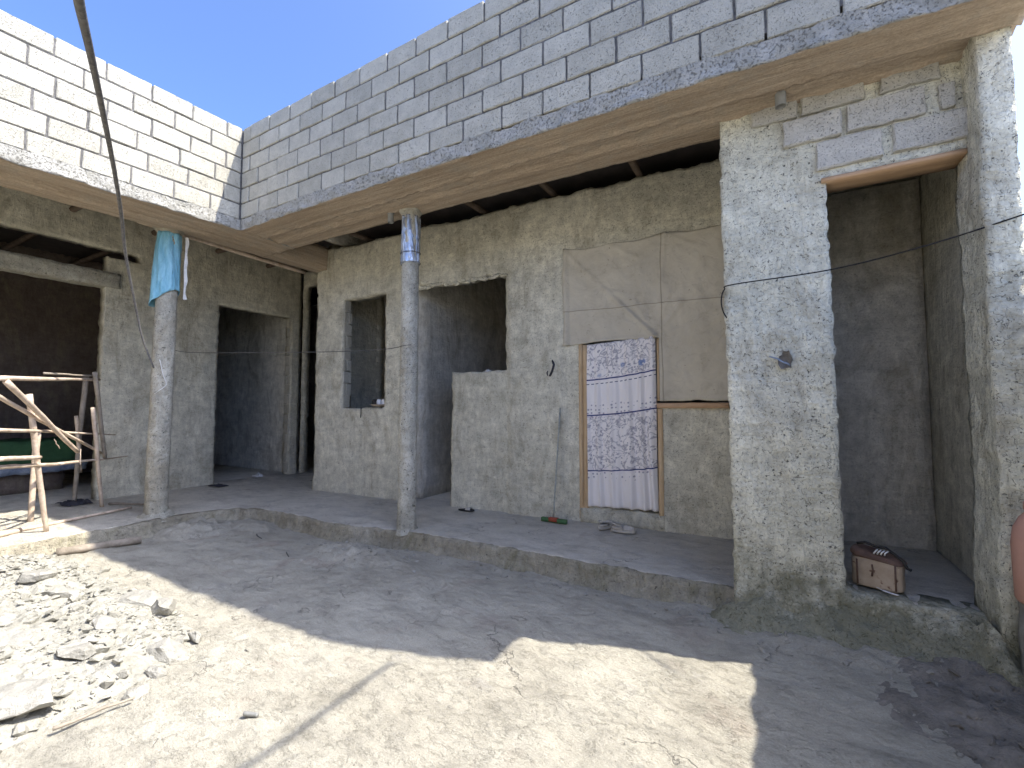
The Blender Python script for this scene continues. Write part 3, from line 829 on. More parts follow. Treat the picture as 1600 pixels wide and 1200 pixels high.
# dusty sheet pinned over the upper opening
bm = bmesh.new(); g = {}; X = lines(3.83, 5.74, .022); Z = lines(1.655, 3.62, .022)
def segd(p, a, b):
    ab = (b[0]-a[0], b[1]-a[1]); t = max(0, min(1, ((p[0]-a[0])*ab[0]+(p[1]-a[1])*ab[1])/(ab[0]**2+ab[1]**2)))
    return math.hypot(p[0]-a[0]-ab[0]*t, p[1]-a[1]-ab[1]*t), t
folds = [((3.86, 3.58), (4.95, 2.42), .016, .014), ((4.34, 3.04), (4.95, 2.42), .012, .02), ((4.98, 2.44), (5.08, 3.62), .012, .014), ((4.95, 2.42), (4.72, 2.85), .010, .02), ((4.97, 2.42), (5.25, 2.80), .010, .02), ((4.95, 2.42), (5.12, 2.9), .008, .02), ((4.34, 3.04), (4.6, 2.95), .008, .02), ((4.34, 3.04), (4.36, 2.8), .007, .015), ((4.96, 2.42), (4.60, 2.62), .007, .02), ((4.45, 3.57), (4.75, 3.40), .008, .02), ((5.1, 3.6), (5.4, 3.45), .008, .02)]
def inside(x, z): return z >= 2.395-1e-6 or x >= 4.985-1e-6
for i, x in enumerate(X):
    for j, z in enumerate(Z):
        if not inside(x, z): continue
        d = .016+.014*F((x, z, 0), 2.2, 4)+.012*F((x*1.0, z*.45, 3), 8, 4)+.006*max(0, F((x*.8, z, 5), 4, 2))
        for a, b, h, w in folds:
            q, t = segd((x, z), a, b); d += 2.2*h*math.exp(-(q/w)**2)*(.4+.6*t)
        if 2.79 < z < 2.82: d += .006
        zz = z
        if j == len(Z)-1: zz += .012*math.sin(x*4)+.02*((x-4.8)/1)**2*0
        top = 3.62; w = max(0, (z-3.2)/.42); zz -= w*.05*math.sin(max(0, (x-3.83)/.62)*math.pi)**2*.5
        if abs(z-2.395) < .03 and x < 4.98: zz -= .03*math.cos((x-3.83)*2.7)**2*(1 if x < 4.4 else .2); d += .012
        if z < 1.70: zz += .02*F((x, 0, 0), 4, 3)
        xx = x + (.012*F((0, z, 1), 3, 3) if i in (0, len(X)-1) else 0)
        g[i, j] = bm.verts.new(bw(xx, zz, d+.012*(2.4 if 3.02 < xx < 3.88 else 0)))
for i in range(len(X)-1):
    for j in range(len(Z)-1):
        if all(k in g for k in ((i, j), (i+1, j), (i+1, j+1), (i, j+1))): bm.faces.new([g[i, j], g[i+1, j], g[i+1, j+1], g[i, j+1]])
ta = obj('cover_sheet', bm, 'tarp'); ta.modifiers.new('t', 'SOLIDIFY').thickness = .002
tag(ta, 'dusty beige cloth sheet pinned over the opening above and beside the curtain', 'sheet')

# broom
br = empty('broom', (3.77, 1.76, .185), 'long thin handled floor squeegee with red and green head leaning on the wall', 'broom')
bm = bmesh.new(); tube(bm, seg_pts(bw(3.78, 1.58, .045), (3.77, 1.76, .25), 8, .002), .011, 8); obj('handle', bm, 'steel', br)
bm = bmesh.new(); box(bm, (3.72, 1.72, .20), (3.83, 1.78, .245), 0, .003, .04); obj('socket', bm, 'red_pl', br)
bm = bmesh.new(); box(bm, (3.62, 1.725, .19), (3.95, 1.775, .235), 0, .003, .03); obj('head', bm, 'green_pl', br)

# clogs
def clog(loc, rz, label):
    r = empty('clog', loc, label, 'shoe', 'pair of clogs'); r.rotation_euler.z = rz
    bm = bmesh.new(); rings = []
    def outl(t, k):  # closed outline
        a = 2*math.pi*t; x = math.cos(a)*.135; w = .050-.008*math.cos(a)*-1
        y = math.sin(a)*(.046+.008*math.cos(a)); return Vector((x, y*k, 0))
    N = 28
    for z, k in ((0, .95), (.012, 1.05), (.028, 1.06), (.032, 1.0)):
        rings.append([outl(i/N, k)*(1 if k > 1 else .97)+Vector((0, 0, z)) for i in range(N)])
    loft(bm, rings); obj('sole', bm, 'clog', r, (0, 0, 0))
    bm = bmesh.new(); rows_ = []
    for i in range(13):   # upper: arch over the forefoot, low wall round the heel
        x = .128-.255*i/12; half = .048*math.sqrt(max(.05, 1-((x)/.14)**2))
        top = .075 if x > 0 else .05; arc = []
        for k in range(11):
            a = math.pi*k/10; yy = math.cos(a)*half*1.05; zz = .03+math.sin(a)*(.055 if x > .01 else .03)*math.sqrt(max(.1, 1-(x/.15)**2))
            if x <= .01: yy = math.copysign(max(abs(yy), half*.82), yy if abs(yy) > 1e-6 else 1) if k != 5 else half*.82
            arc.append(Vector((x, yy, zz)))
        rows_.append(arc)
    for a, b in zip(rows_[:7], rows_[1:7]):
        pass
    loft(bm, rows_[:7], close=False, caps=False)
    o = obj('upper', bm, 'clog', r, (0, 0, 0)); o.modifiers.new('t', 'SOLIDIFY').thickness = .006
    bm = bmesh.new(); wall = []
    for k in range(15):
        a = math.pi/2+math.pi*k/14; x = math.cos(a)*.13; y = math.sin(a)*.046
        wall.append([Vector((x, y, .028)), Vector((x*.98, y*.95, .055)), Vector((x*.96, y*.9, .062))])
    loft(bm, wall, close=False, caps=False); o = obj('heel_wall', bm, 'clog', r, (0, 0, 0)); o.modifiers.new('t', 'SOLIDIFY').thickness = .006
    bm = bmesh.new(); tube(bm, [(.01, .05, .055), (-.05, .052, .085), (-.10, .03, .095), (-.115, 0, .095), (-.10, -.03, .095), (-.05, -.052, .085), (.01, -.05, .055)], .007, 6); obj('heel_strap', bm, 'clog', r, (0, 0, 0))
    bm = bmesh.new(); loft(bm, [[outl(i/N, .85)*.9+Vector((0, 0, .0335)) for i in range(N)], [outl(i/N, .2)*.2+Vector((0, 0, .0336)) for i in range(N)]], caps=False); obj('insole', bm, 'dark_in', r, (0, 0, 0))
    return r
clog((4.42, 1.80, .190), R(70), 'beige rubber clog pointing at the doorway, the left one of the pair')
clog((4.64, 1.72, .190), R(8), 'beige rubber clog lying sideways, the right one of the pair under the curtain')
# sandal near the wide opening
sd = empty('sandal', (2.50, 1.72, .19), 'flat pale sandal with dark spots lying on the veranda beside the wide opening', 'sandal'); sd.rotation_euler.z = .2
bm = bmesh.new(); loft(bm, [[Vector((math.cos(a)*.12*k, math.sin(a)*.045*k*(1+.2*math.cos(a)), z)) for a in [2*math.pi*i/24 for i in range(24)]] for z, k in ((0, .95), (.008, 1), (.018, .98))]); obj('sole', bm, 'black', sd, (0, 0, 0))
bm = bmesh.new(); loft(bm, [[Vector((x, math.cos(a)*.044, .018+.03*math.sin(a))) for a in [math.pi*k/8 for k in range(9)]] for x in (.0, .02, .045, .07)], close=False, caps=False); o = obj('strap', bm, 'clog', sd, (0, 0, 0)); o.modifiers.new('t', 'SOLIDIFY').thickness = .004

# crumpled cloths
def rag(name, loc, sx, sy, h, mat, label, cat='rag', seed=0, group=None):
    bm = bmesh.new(); n = 22; g = {}
    for i in range(n+1):
        for j in range(n+1):
            u, v = i/n-.5, j/n-.5; p = Vector((u*sx, v*sy, 0))
            e = max(abs(u), abs(v))*2
            w = noise.noise(Vector((u*4+seed, v*4, seed)))+.5*noise.noise(Vector((u*9+seed, v*9, 2)))
            p += N3((u*3+seed, v*3, 0), 1.3)*.25*Vector((sx, sy, 0)).length*.6
            p.z = max(.003, h*(1-e**2)*(.5+w)+.004+.01*abs(noise.noise(Vector((u*14, v*14, seed)))))
            g[i, j] = bm.verts.new(p)
    for i in range(n):
        for j in range(n): bm.faces.new([g[i, j], g[i+1, j], g[i+1, j+1], g[i, j+1]])
    o = obj(name, bm, mat, None, loc); o.modifiers.new('t', 'SOLIDIFY').thickness = .003
    return tag(o, label, cat, group)
rag('rag', (-2.72, -.72, .19), .42, .30, .07, 'black_rag', 'black crumpled cloth lying at the foot of the scaffold poles', seed=1)
rag('rag', (-2.9, 2.10, .19), .20, .16, .07, 'white_rag', 'white crumpled cloth on the floor in front of the left doorway', seed=2)
rag('rag', bw(2.66, 2.075, -.06), .10, .09, .045, 'white_rag', 'small white knotted cloth on the sill of the wide opening', seed=3)
rag('rag', (-1.42, 2.35, .19), .22, .12, .012, 'black_rag', 'flat dark scrap on the floor before the dark passage', seed=6)
rag('rag', (-2.45, 1.12, .19), .34, .16, .03, 'black_rag', 'dark scrap of cloth at the corner of the left doorway', seed=8)

# sack inside the passage
sk = empty('sack', (-2.15, 3.55, .17), 'grey white cloth sack standing inside the dark passage', 'sack')
bm = bmesh.new(); lathe(bm, [(.0, 0), (.16, .0), (.22, .10), (.21, .3), (.17, .48), (.10, .58), (.05, .60), (.0, .60)], 24)
for v in bm.verts: v.co += N3(v.co, 7)*.035
obj('sack_body', bm, 'grey_cloth', sk, (0, 0, 0))
bm = bmesh.new(); tube(bm, [(.055*math.cos(t), .055*math.sin(t), .595) for t in [k*.6 for k in range(12)]], .008, 6); obj('tie', bm, 'black', sk, (0, 0, 0))

# things on the window sill
tr = empty('sill_tray', bw(.66, 1.59, -.07), 'small dark tray on the sill of the small window holding white rolls', 'tray')
bm = bmesh.new(); lathe(bm, [(.0, .0), (.07, .0), (.16, .035), (.165, .035), (.075, -.006), (0, -.006)], 24); obj('dish', bm, 'pole_grey', tr, (0, 0, .01))
for k, (dx, m, lab) in enumerate(((-.10, 'dark_in', 'small dark jar at the left end of the sill tray'), (.0, 'white_pl', 'white cup standing second in the row on the sill tray'), (.10, 'white_pl', 'white cup at the right end of the sill tray'))):
    p = bw(.66+dx, 1.615, -.07); bm = bmesh.new()
    lathe(bm, [(0, 0), (.038, 0), (.042, .02), (.042, .075), (.034, .085), (.034, .10), (.030, .10), (.030, .03), (0, .03)], 20, p)
    tag(obj('cup', bm, m), lab, 'cup')

# jerrycan in the right doorway
jc = empty('jerrycan', (6.73, .80, .312), 'old tan jerrycan with dark collapsed top standing just inside the right doorway', 'jerrycan'); jc.rotation_euler.z = R(-17)
def rrect(w, d, z, r=.042, n=5, dx=0, dy=0, tiltx=0):
    pts = []
    for cx, cy, a0 in ((w/2-r, d/2-r, 0), (-w/2+r, d/2-r, 90), (-w/2+r, -d/2+r, 180), (w/2-r, -d/2+r, 270)):
        for k in range(n+1):
            a = R(a0+90*k/n); pts.append(Vector((cx+r*math.cos(a)+dx, cy+r*math.sin(a)+dy, z+tiltx*(cx+r*math.cos(a)))))
    return pts
bm = bmesh.new(); W_, D_ = .285, .17
loft(bm, [rrect(W_*k, D_*k, z) for k, z in ((.9, 0), (.99, .012), (1, .03), (1, .06), (.985, .065), (.985, .12), (1, .125), (1.01, .15), (1.0, .20), (.98, .205))])
for v in bm.verts: v.co += N3(v.co, 6)*.009
obj('body', bm, 'can', jc, (0, 0, 0)).modifiers.new('round', 'SUBSURF').levels = 1
bm = bmesh.new(); loft(bm, [rrect(.20, .008, z-.10, .003, 2) for z in (.13, .27)]);
bm.free(); bm = bmesh.new()
bm.free()
for pp in ([(-.105, -.086, .02), (-.105, -.09, .10), (-.105, -.087, .19)], [(.105, -.086, .02), (.105, -.09, .10), (.105, -.087, .19)], [(-.02, -.088, .17), (-.015, -.09, .13), (-.022, -.088, .09)]):
    bm = bmesh.new(); tube(bm, pp, .006, 6); obj('rib', bm, 'can_top', jc, (0, 0, 0))
bm = bmesh.new(); loft(bm, [rrect(W_*k, D_*k, z, dx=dx, tiltx=-.16*(z > .2)) for k, z, dx in ((1.0, .200, 0), (1.05, .203, 0), (1.06, .218, 0), (.96, .240, -.005), (.72, .255, -.02), (.3, .246, -.02))])
for v in bm.verts: v.co += N3(v.co, 9)*.013
obj('top', bm, 'can_top', jc, (0, 0, 0)).modifiers.new('round', 'SUBSURF').levels = 1
bm = bmesh.new(); tube(bm, [(-.11, -.02, .285), (-.06, -.03, .305), (.0, -.02, .285), (.05, -.015, .285), (.10, -.02, .25), (.145, -.03, .215), (.165, -.04, .175), (.185, -.045, .17)], .010, 8, wob=.004); obj('handle', bm, 'dark_in', jc, (0, 0, 0))
bm = bmesh.new()
for k in range(4): tube(bm, [(-.01+.02*k, -.075, .245), (.0+.018*k, -.083, .262), (.01+.02*k, -.062, .275)], .005, 6)
obj('wire_knot', bm, 'white_pl', jc, (0, 0, 0))
bm = bmesh.new(); box(bm, (-.045, -.008, 0), (.045, .008, .006), 0, .001, .02); tube(bm, [(-.05, 0, .004), (-.09, .02, .004), (-.12, .03, .003)], .0025, 5)
o = obj('plastic_clip', bm, 'white_pl', None, (6.77, .655, .325)); o.rotation_euler.z = R(-35); tag(o, 'thin white plastic clip lying in front of the jerrycan', 'clip')

# salmon container at the far right, on the ledge
sc = empty('water_container', (7.315, .195, .295), 'salmon pink plastic container standing at the right edge beside the doorway wall', 'container')
bm = bmesh.new(); lathe(bm, [(0, .24), (.085, .24), (.095, .26), (.098, .40), (.100, .55), (.090, .63), (.065, .69), (.04, .72), (.04, .75), (0, .75)], 28); obj('body', bm, 'salmon', sc, (0, 0, 0))
bm = bmesh.new(); lathe(bm, [(0, .735), (.045, .735), (.045, .775), (0, .78)], 20); obj('cap', bm, 'salmon', sc, (0, 0, 0))
st_ = empty('stone', (7.34, .19, 0), 'grey stone under the salmon container at the right edge', 'stone')
bm = bmesh.new(); box(bm, (-.09, -.09, 0), (.11, .09, .528), 0, .012, .04); obj('stone_body', bm, 'chunk', st_, (0, 0, 0))

# ---------------------------------------------------------------- pole scaffold
ps = empty('scaffold', (-1.8, -1.0, .18), 'rickety scaffold of debarked poles in front of the wide left opening', 'scaffold')
# vertical planes the frame stands in: front plane through the two near feet
def vplane(a, b):
    a, b = Vector(a), Vector(b); d = (b-a).normalized(); n = Vector((-d.y, d.x, 0)); return a, d, n
def pole(p, q, r0, r1, mat='pole', bend=.015, parent=ps, name='pole', lab=None, seg=9):
    pts = seg_pts(p, q, 14, bend); n = len(pts); bm = bmesh.new()
    tube(bm, pts, [.76*(r0+(r1-r0)*i/(n-1))*(1+.10*noise.noise(Vector((i*.9, r0*99, p[0])))) for i in range(n)], seg, wob=.003)
    o = obj(name, bm, mat, parent)
    if lab: o['label'] = lab
    return o
pole((-.10, -2.09, 1.85), (-1.95, -.76, 1.965), .034, .024, lab='top rail')
pole((-.78, -1.60, 1.955), (-1.66, -.93, 2.00), .016, .014, mat='pole_grey')
pole((-1.66, -.90, 2.05), (-2.12, -.60, .86), .036, .030, mat='pole_grey', bend=.01)
pole((-1.73, -.88, 1.58), (-2.14, -.60, .17), .034, .030)
pole((-2.86, -.62, 2.06), (-2.76, -.72, .17), .045, .034, mat='pole_grey', bend=.02)
pole((-2.70, -.76, 1.46), (-2.84, -.64, .62), .030, .026)
pole((-.72, -1.72, 1.72), (-1.06, -1.44, .17), .038, .030, lab='front leaning pole', bend=.008)
pole((-1.90, -1.35, 1.30), (-1.85, -1.38, .17), .045, .038, bend=.01)
pole((-.15, -2.12, 1.74), (-2.15, -.62, .93), .030, .022, lab='diagonal brace', bend=.012)
pole((-.20, -2.00, 1.83), (-1.43, -1.10, 1.03), .036, .030, bend=.01)
pole((-.12, -2.13, 1.38), (-2.52, -.36, 1.17), .028, .009, bend=.012)
pole((-.14, -2.11, 1.03), (-1.2, -1.33, .915), .028, .026, bend=.004)
pole((-1.16, -1.36, .92), (-3.0, .04, .80), .027, .007, bend=.014)
pole((-.18, -2.02, 1.10), (-.76, -1.60, 1.045), .032, .028, bend=.004)
for q in (((-.76, -1.66, 1.36), (-1.0, -1.5, 1.30)), ((-1.60, -1.02, 1.05), (-1.52, -1.04, .86)), ((-1.05, -1.42, 1.22), (-1.16, -1.34, 1.10)), ((-1.95, -.72, .88), (-2.08, -.66, .84))):
    bm = bmesh.new(); tube(bm, seg_pts(q[0], q[1], 8, .2), .005, 5); obj('rope_end', bm, 'pole', ps)


# ---------------------------------------------------------------- loose wood on the ground
def loose(p, q, r0, r1, mat, label, cat, group=None, bend=.02, name='pole'):
    c = (Vector(p)+Vector(q))/2; bm = bmesh.new(); pts = [x-c for x in seg_pts(p, q, 14, bend)]
    tube(bm, pts, [r0+(r1-r0)*i/14 for i in range(15)], 9, wob=.003)
    return tag(obj(name, bm, mat, None, c), label, cat, group)
loose((-.52, -1.50, .045), (-.29, -.84, .05), .046, .040, 'pole_grey', 'short thick log lying on the ground before the left platform', 'log', bend=.01, name='log')
loose((-1.15, -2.3, .21), (-1.58, -.47, .21), .030, .014, 'pole', 'long thin pole lying on the left platform in front of the scaffold', 'pole', 'poles lying on the platform')
loose((-.95, -2.3, .20), (-1.26, -1.60, .205), .032, .030, 'pole', 'shorter pole end lying on the left platform nearest the edge', 'pole', 'poles lying on the platform')
loose((-2.2, -.50, .20), (-1.55, -.16, .20), .018, .012, 'pole_grey', 'dark stick lying on the platform against the left pier', 'stick', name='stick')
loose((3.04, -2.46, .03), (3.10, -2.16, .035), .010, .006, 'pole_grey', 'thin crooked stick at the near edge of the rubble', 'stick', bend=.06, name='stick')

loose((.55, .02, .02), (.78, -.06, .015), .006, .004, 'black', 'small curved dark twig lying in the shade in front of the step', 'stick', bend=.25, name='stick')
loose((1.50, -.22, .015), (1.66, -.30, .015), .005, .004, 'black', 'short straight dark twig lying in the shaded yard', 'stick', name='stick')
loose((3.72, -1.93, .022), (3.79, -1.90, .022), .011, .011, 'pvc', 'tiny grey stub lying on the sunlit ground beside the cable shadow', 'stub', name='pipe_stub')

# ---------------------------------------------------------------- rubble
def inpoly(x, y, P):
    c = False; j = len(P)-1
    for i in range(len(P)):
        if (P[i][1] > y) != (P[j][1] > y) and x < (P[j][0]-P[i][0])*(y-P[i][1])/(P[j][1]-P[i][1])+P[i][0]: c = not c
        j = i
    return c
RP = [(-.75, -1.48), (.1, -1.46), (1.10, -1.50), (1.9, -1.48), (2.45, -1.58), (2.78, -1.80), (2.95, -2.05), (2.90, -2.35), (3.02, -2.7), (3.1, -3.3), (2.6, -4.6), (.5, -5.0), (-.8, -4.2), (-.9, -2.4)]
def rub_h(x, y):
    # distance to the outline
    d = min(segd((x, y), RP[i], RP[(i+1) % len(RP)])[0] for i in range(len(RP)))
    if not inpoly(x, y, RP): return -.01-d*.15
    h = .20*(1-math.exp(-d*2.0))
    h += min(1, d*5)*(.05*F((x, y, 1), 2.2, 4)+.03*F((x, y, 5), 7, 5)+.016*F((x, y, 8), 24, 4))
    return h
bm = bmesh.new(); X = lines(-1.1, 3.3, .022); Y = lines(-3.4, -1.3, .022); rr = []
H = {}
for i, x in enumerate(X):
    col = []
    for j, y in enumerate(Y):
        H[i, j] = rub_h(x, y); col.append(H[i, j])
for k in range(0):
    pass
V = {}
for i in range(len(X)-1):
    for j in range(len(Y)-1):
        if max(H[i, j], H[i+1, j], H[i+1, j+1], H[i, j+1]) < .0: continue
        f = []
        for a, b in ((i, j), (i+1, j), (i+1, j+1), (i, j+1)):
            if (a, b) not in V: V[a, b] = bm.verts.new((X[a], Y[b], H[a, b]+ground_h(X[a], Y[b])*.5))
            f.append(V[a, b])
        bm.faces.new(f)
rnd = random.Random(5)
def chip(bm, c, s, seed, flat=.6):
    r = random.Random(seed)
    mt = Matrix.Translation(c) @ Matrix.Rotation(r.uniform(0, 6.28), 4, 'Z') @ Matrix.Rotation(r.uniform(-.5, .5), 4, 'X') @ Matrix.Rotation(r.uniform(-.5, .5), 4, 'Y')
    pts = []
    n = 9 if s < .03 else 14
    for k in range(n):
        v = Vector((r.gauss(0, 1), r.gauss(0, 1), r.gauss(0, 1))).normalized()
        pts.append(mt @ Vector((v.x*s*r.uniform(.75, 1.1), v.y*s*r.uniform(.5, .9), v.z*s*flat*r.uniform(.6, 1))))
    t = bmesh.new(); vs = [t.verts.new(p) for p in pts]
    bmesh.ops.convex_hull(t, input=vs)
    t.verts.index_update(); mp_ = {}
    for f in t.faces:
        q = []
        for v in f.verts:
            if v not in mp_: mp_[v] = bm.verts.new(v.co)
            q.append(mp_[v])
        bm.faces.new(q)
    t.free()
for k in range(9000):
    x, y = rnd.uniform(-.9, 3.15), rnd.uniform(-3.3, -1.42)
    ok = inpoly(x, y, RP)
    if not ok and rnd.random() > .035: continue
    s = min(.05, .0055*math.exp(rnd.expovariate(1.75))); h = max(0, rub_h(x, y))
    chip(bm, Vector((x, y, h+s*.25)), s, k, rnd.uniform(.35, .75))
ob = obj('rubble', bm, 'rubble', smooth=False)
for p in ob.data.polygons[:len(V)]: p.use_smooth = False
tag(ob, 'heap of pale crushed mortar and plaster rubble on the ground at the left', 'rubble', kind='stuff')

def chunk(x, y, s, flat, seed, label, z=None, rz=0, elong=1.3):
    """broken lump of concrete: convex hull with faceted, chipped sides"""
    r = random.Random(seed); t = bmesh.new()
    vs = []
    for k in range(16):
        v = Vector((r.gauss(0, 1), r.gauss(0, 1), r.gauss(0, 1))).normalized(); vs.append(t.verts.new((v.x*s*elong, v.y*s*.8, v.z*s*flat)))
    bmesh.ops.convex_hull(t, input=vs)
    bmesh.ops.delete(t, geom=[v for v in t.verts if not v.link_faces], context='VERTS')
    bmesh.ops.subdivide_edges(t, edges=t.edges[:], cuts=3, use_grid_fill=True)
    for v in t.verts: v.co += N3(v.co+Vector((seed, 0, 0)), 2.2/s)*s*.09+N3(v.co+Vector((seed, 0, 0)), 7/s)*s*.03
    h = rub_h(x, y) if z is None else z
    o = obj('concrete_chunk', t, 'chunk', None, (x, y, max(0, h)+s*flat*.45), smooth=False); o.rotation_euler = (r.uniform(-.25, .25), r.uniform(-.25, .25), rz)
    return tag(o, label, 'rubble chunk', 'loose concrete chunks by the rubble heap')
chunk(2.72, -1.86, .125, .6, 3, 'largest loose concrete chunk, at the right tip of the rubble heap', .0, .6)
chunk(2.66, -1.66, .055, .8, 5, 'small white chunk just behind the largest one at the right tip of the rubble', .0)
chunk(2.92, -1.99, .065, .7, 8, 'rounded chunk on bare ground in front of the largest chunk', .0)
chunk(3.04, -2.12, .055, .7, 9, 'pointed chunk lying farthest towards the viewer on bare ground', .0, 1)
chunk(1.75, -1.66, .17, .35, 12, 'long tilted slab on the far edge of the rubble heap', None, .5, 1.2)
chunk(2.10, -1.62, .10, .7, 14, 'upright chunk with a dark gap beside the tilted slab', None)
chunk(2.28, -2.02, .09, .5, 17, 'flat chunk in the middle of the rubble behind the right tip', None)
chunk(.68, -1.95, .14, .4, 19, 'flat grey slab high on the far part of the rubble heap', None, .3)
chunk(2.72, -2.50, .19, .38, 23, 'big flat slab at the near left corner of the rubble heap', None, .4, 1.2)
chunk(2.50, -2.22, .10, .5, 27, 'medium chunk just behind the big near slab', None, .2)
chunk(1.40, -2.0, .10, .5, 31, 'dark sided chunk in the far middle of the rubble heap', None, 1.2)
chunk(2.05, -2.35, .11, .5, 37, 'chunk at the left edge of the picture in the middle of the heap', None, 1.9)

# scattered crumbs on the yard
bm = bmesh.new(); rnd = random.Random(9)
for k in range(900):
    q = rnd.random()
    if q < .35: x, y = rnd.gauss(2.2, .35), rnd.gauss(.15, .16)
    elif q < .55: x, y = rnd.uniform(2.5, 5.8), .52-abs(rnd.gauss(0, .10))
    elif q < .72: x, y = rnd.uniform(5.6, 7.5), .35-abs(rnd.gauss(0, .12))
    else: x, y = rnd.uniform(-.5, 7.4), rnd.uniform(-2.9, .4)
    if y > .50 or (x < 0 and y > .1): continue
    s = rnd.uniform(.003, .009) if q > .72 else min(.028, .005*math.exp(rnd.expovariate(1.7)))
    chip(bm, Vector((x, y, ground_h(x, y)+s*.2)), s, 9000+k, .6)
tag(obj('crumbs', bm, 'chunk', smooth=False), 'small mortar crumbs scattered over the cement yard and along the step', 'crumbs', kind='stuff')
bm = bmesh.new()
for k in range(90):
    x, y = rnd.uniform(-2.4, 5.6), rnd.uniform(.75, 1.7)
    chip(bm, Vector((x, y, .182)), rnd.uniform(.003, .010), 700+k, .5)
tag(obj('crumbs', bm, 'rubble', smooth=False), 'tiny plaster crumbs on the raised veranda floor', 'crumbs', kind='stuff')

# dark soil at the right corner
bm = bmesh.new(); X = lines(6.45, 8.0, .025); Y = lines(-1.3, .46, .025); g = {}
def soil_h(x, y):
    e = (x-6.62-.35*max(0, -y)-.22*F((x, y, 2), 1.6, 4))*1.2+min(0, (y+.2))*.15
    return ground_h(x, y)-.012+.10*max(-.3, min(1, e))+(.03*F((x, y, 6), 6, 5)+.012*F((x, y, 6), 22, 4))*min(1, max(0, e*4))
for i, x in enumerate(X):
    for j, y in enumerate(Y): g[i, j] = bm.verts.new((x, y, soil_h(x, y)))
for i in range(len(X)-1):
    for j in range(len(Y)-1): bm.faces.new([g[i, j], g[i+1, j], g[i+1, j+1], g[i, j+1]])
tag(obj('soil', bm, 'soil'), 'dark damp soil and grit at the right corner of the yard', 'soil', kind='stuff')
bm = bmesh.new()
for k in range(260):
    x, y = rnd.uniform(6.8, 7.6), rnd.uniform(-.5, .42); h = soil_h(x, y)
    if h < .0: continue
    chip(bm, Vector((x, y, h)), min(.04, .006*math.exp(rnd.expovariate(1.4))), 4000+k, .6)
tag(obj('grit', bm, 'soil', smooth=False), 'dark broken grit lying on the soil at the right corner', 'grit', kind='stuff')

# green bedding and sheets inside the left room
bd = empty('bedding', (-4.9, -.5, .17), 'green cloth covered heap inside the dark room behind the scaffold', 'bedding')
bm = bmesh.new(); box(bm, (-5.5, -2.6, .62), (-4.6, -.15, 1.02), 0, .05, .10); obj('green_cover', bm, 'green', bd)
bm = bmesh.new(); box(bm, (-5.4, -2.5, .50), (-4.52, -.05, .62), 0, .05, .08); obj('blue_sheet', bm, 'bluewhite', bd)
bm = bmesh.new(); box(bm, (-5.3, -2.4, .165), (-4.7, -.3, .50), 0, .02, .15); obj('base', bm, 'plaster_room', bd)

# ---------------------------------------------------------------- cables
def cable(name, pts, rad, mat, label, n=40, seg=8, smooth=True):
    P = [Vector(p) for p in pts]; out = []
    for i in range(len(P)-1):
        p0, p1, p2, p3 = P[max(i-1, 0)], P[i], P[i+1], P[min(i+2, len(P)-1)]
        for k in range(6):
            t = k/6; out.append(.5*((2*p1)+(p2-p0)*t+(2*p0-5*p1+4*p2-p3)*t*t+(3*p1-p0-3*p2+p3)*t*t*t))
    out.append(P[-1]); c = P[0]; bm = bmesh.new()
    rs = rad if not isinstance(rad, (list, tuple)) else [rad[0]+(rad[1]-rad[0])*i/(len(out)-1) for i in range(len(out))]
    tube(bm, [q-c for q in out], rs, seg)
    return tag(obj(name, bm, mat, None, c), label, 'cable')
cable('strap', [(6.6, -3.2, 3.0), (5.2, -3.1, 3.05), (4.3, -2.85, 3.2), (3.72, -2.70, 3.36), (3.47, -2.62, 3.39), (2.86, -2.40, 3.56), (2.15, -2.12, 3.64), (1.21, -1.73, 3.62), (.51, -1.43, 3.48), (.04, -1.22, 3.23), (-.43, -.94, 2.77), (-.66, -.77, 2.43), (-.77, -.60, 2.09)], (.026, .010), 'strap', 'thick grey webbing strap hanging from the upper left down to the left column')
cable('wire', [(-.72, -.54, 2.36), (-.80, -.30, 2.34), (-.4, -.27, 2.30), (.5, -.1, 2.265), (1.5, .25, 2.25), (2.1, .52, 2.27), (2.30, .585, 2.29), (2.40, .570, 2.30), (2.49, .61, 2.31)], .004, 'wire', 'thin dark wire strung level between the two round columns')
cable('wire', [(-.74, -.55, 2.20), (-.70, -.52, 2.0), (-.66, -.50, 1.88), (-.70, -.56, 1.80), (-.77, -.58, 1.76)], .005, 'white_rag', 'frayed pale end of wire curling down the left column')
cable('wire', [(5.86, .60, 2.22), (5.80, .53, 2.32), (5.785, .515, 2.42), (5.81, .505, 2.50), (5.88, .50, 2.53), (6.50, .495, 2.55), (6.99, .42, 2.61), (7.38, .30, 2.68), (7.6, .2, 2.72)], .005, 'black', 'thin black cable looping off the pillar and rising across the right doorway')
cable('utility_cable', [(7.95, .05, 5.25), (7.6, -1.0, 4.75), (7.35, -2.2, 4.55), (7.2, -3.6, 4.8), (7.1, -5, 5.2)], .015, 'black', 'overhead cable above the yard whose shadow crosses the ground')
# bits of wire sticking from the wall and the sheet
bm = bmesh.new(); tube(bm, [bw(.36, 1.575, .02), bw(.37, 1.50, .03), bw(.35, 1.42, .02)], .006, 6)
tag(obj('hook_wire', bm, 'black'), 'short bent black wire hanging under the small window', 'wire')
tw = bmesh.new(); tube(tw, [bw(3.66, 2.20, .01), bw(3.70, 2.13, .045), bw(3.67, 2.06, .04), bw(3.64, 1.98, .03)], .016, 7, wob=.012); tube(tw, [bw(3.63, 2.10, .01), bw(3.60, 2.03, .03), bw(3.62, 1.95, .02)], .012, 7, wob=.008)
tag(obj('cloth_scrap', tw, 'black_rag'), 'twisted dark scrap stuck in the wall left of the curtain', 'rag')

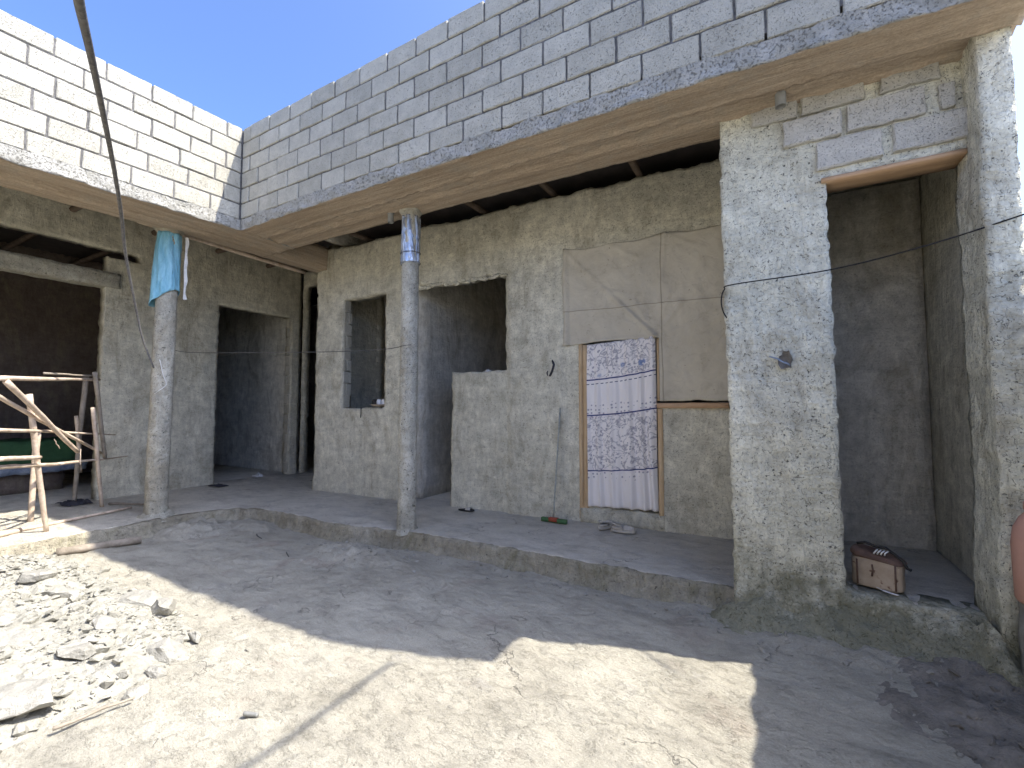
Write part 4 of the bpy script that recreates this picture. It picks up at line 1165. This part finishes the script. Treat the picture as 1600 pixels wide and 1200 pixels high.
# ---------------------------------------------------------------- wall that casts the yard's shade, and an added bounce wall
cw = empty('yard_wall', (7.7, -2.5, 0), 'rough plastered yard wall along the right side of the yard', 'wall')
bm = bmesh.new(); box(bm, (7.63, -6.0, 0), (7.80, .55, 2.22), 0, .03, .09); obj('wall_body', bm, 'plaster', cw)
bm = bmesh.new(); box(bm, (7.60, .56, 0), (7.80, 1.5, 2.36), 0, .01, .15); obj('wall_end', bm, 'plaster', cw)
bounce_wall = empty('yard_wall', (2.5, -6.6, 0), 'unseen cream wall added behind the viewer to bounce warm light', 'wall')
bm = bmesh.new(); box(bm, (.05, -6.6, 0), (7.62, -6.4, 4.2), 0, .01, .2); obj('wall_body', bm, 'bounce_cream', bounce_wall)  # out of view, added to warm and brighten the shaded walls

# ================================================================= LIGHT, SKY, CAMERA
w = bpy.data.worlds.new('World'); scn.world = w; w.use_nodes = True
nt = w.node_tree; nt.nodes.clear(); bg = nt.nodes.new('ShaderNodeBackground'); ou = nt.nodes.new('ShaderNodeOutputWorld'); sk = nt.nodes.new('ShaderNodeTexSky')
sk.sky_type = 'NISHITA'; sk.sun_disc = False; sk.sun_elevation = math.asin(SUN.z); sk.sun_rotation = math.atan2(SUN.x, SUN.y)
sk.altitude = 1800; sk.air_density = .5; sk.dust_density = 10; sk.ozone_density = 9.5
nt.links.new(sk.outputs[0], bg.inputs[0]); bg.inputs[1].default_value = .15; nt.links.new(bg.outputs[0], ou.inputs[0])
sd_ = bpy.data.lights.new('sun', 'SUN'); sd_.energy = 2.0; sd_.angle = R(.5); sd_.color = (1, .94, .84)
so = bpy.data.objects.new('sun', sd_); COL.objects.link(so); so.rotation_euler = SUN.to_track_quat('Z', 'Y').to_euler()

cam = bpy.data.cameras.new('camera'); co = bpy.data.objects.new('camera', cam); COL.objects.link(co)
cam.sensor_width = 36; cam.lens = 36*702/1600; cam.clip_end = 500; cam.clip_start = .02
yaw = R(29.7); pit = math.atan(37/702)
fwd = Vector((-math.sin(yaw)*math.cos(pit), math.cos(yaw)*math.cos(pit), math.sin(pit)))
co.location = CAMP; co.rotation_euler = fwd.to_track_quat('-Z', 'Y').to_euler()
scn.camera = co
scn.view_settings.view_transform = 'Standard'; scn.view_settings.look = 'None'
scn.view_settings.exposure = 2.3; scn.view_settings.gamma = 1
scn.cycles.max_bounces = 8; scn.cycles.diffuse_bounces = 5
scn.render.resolution_x = 1024; scn.render.resolution_y = 768
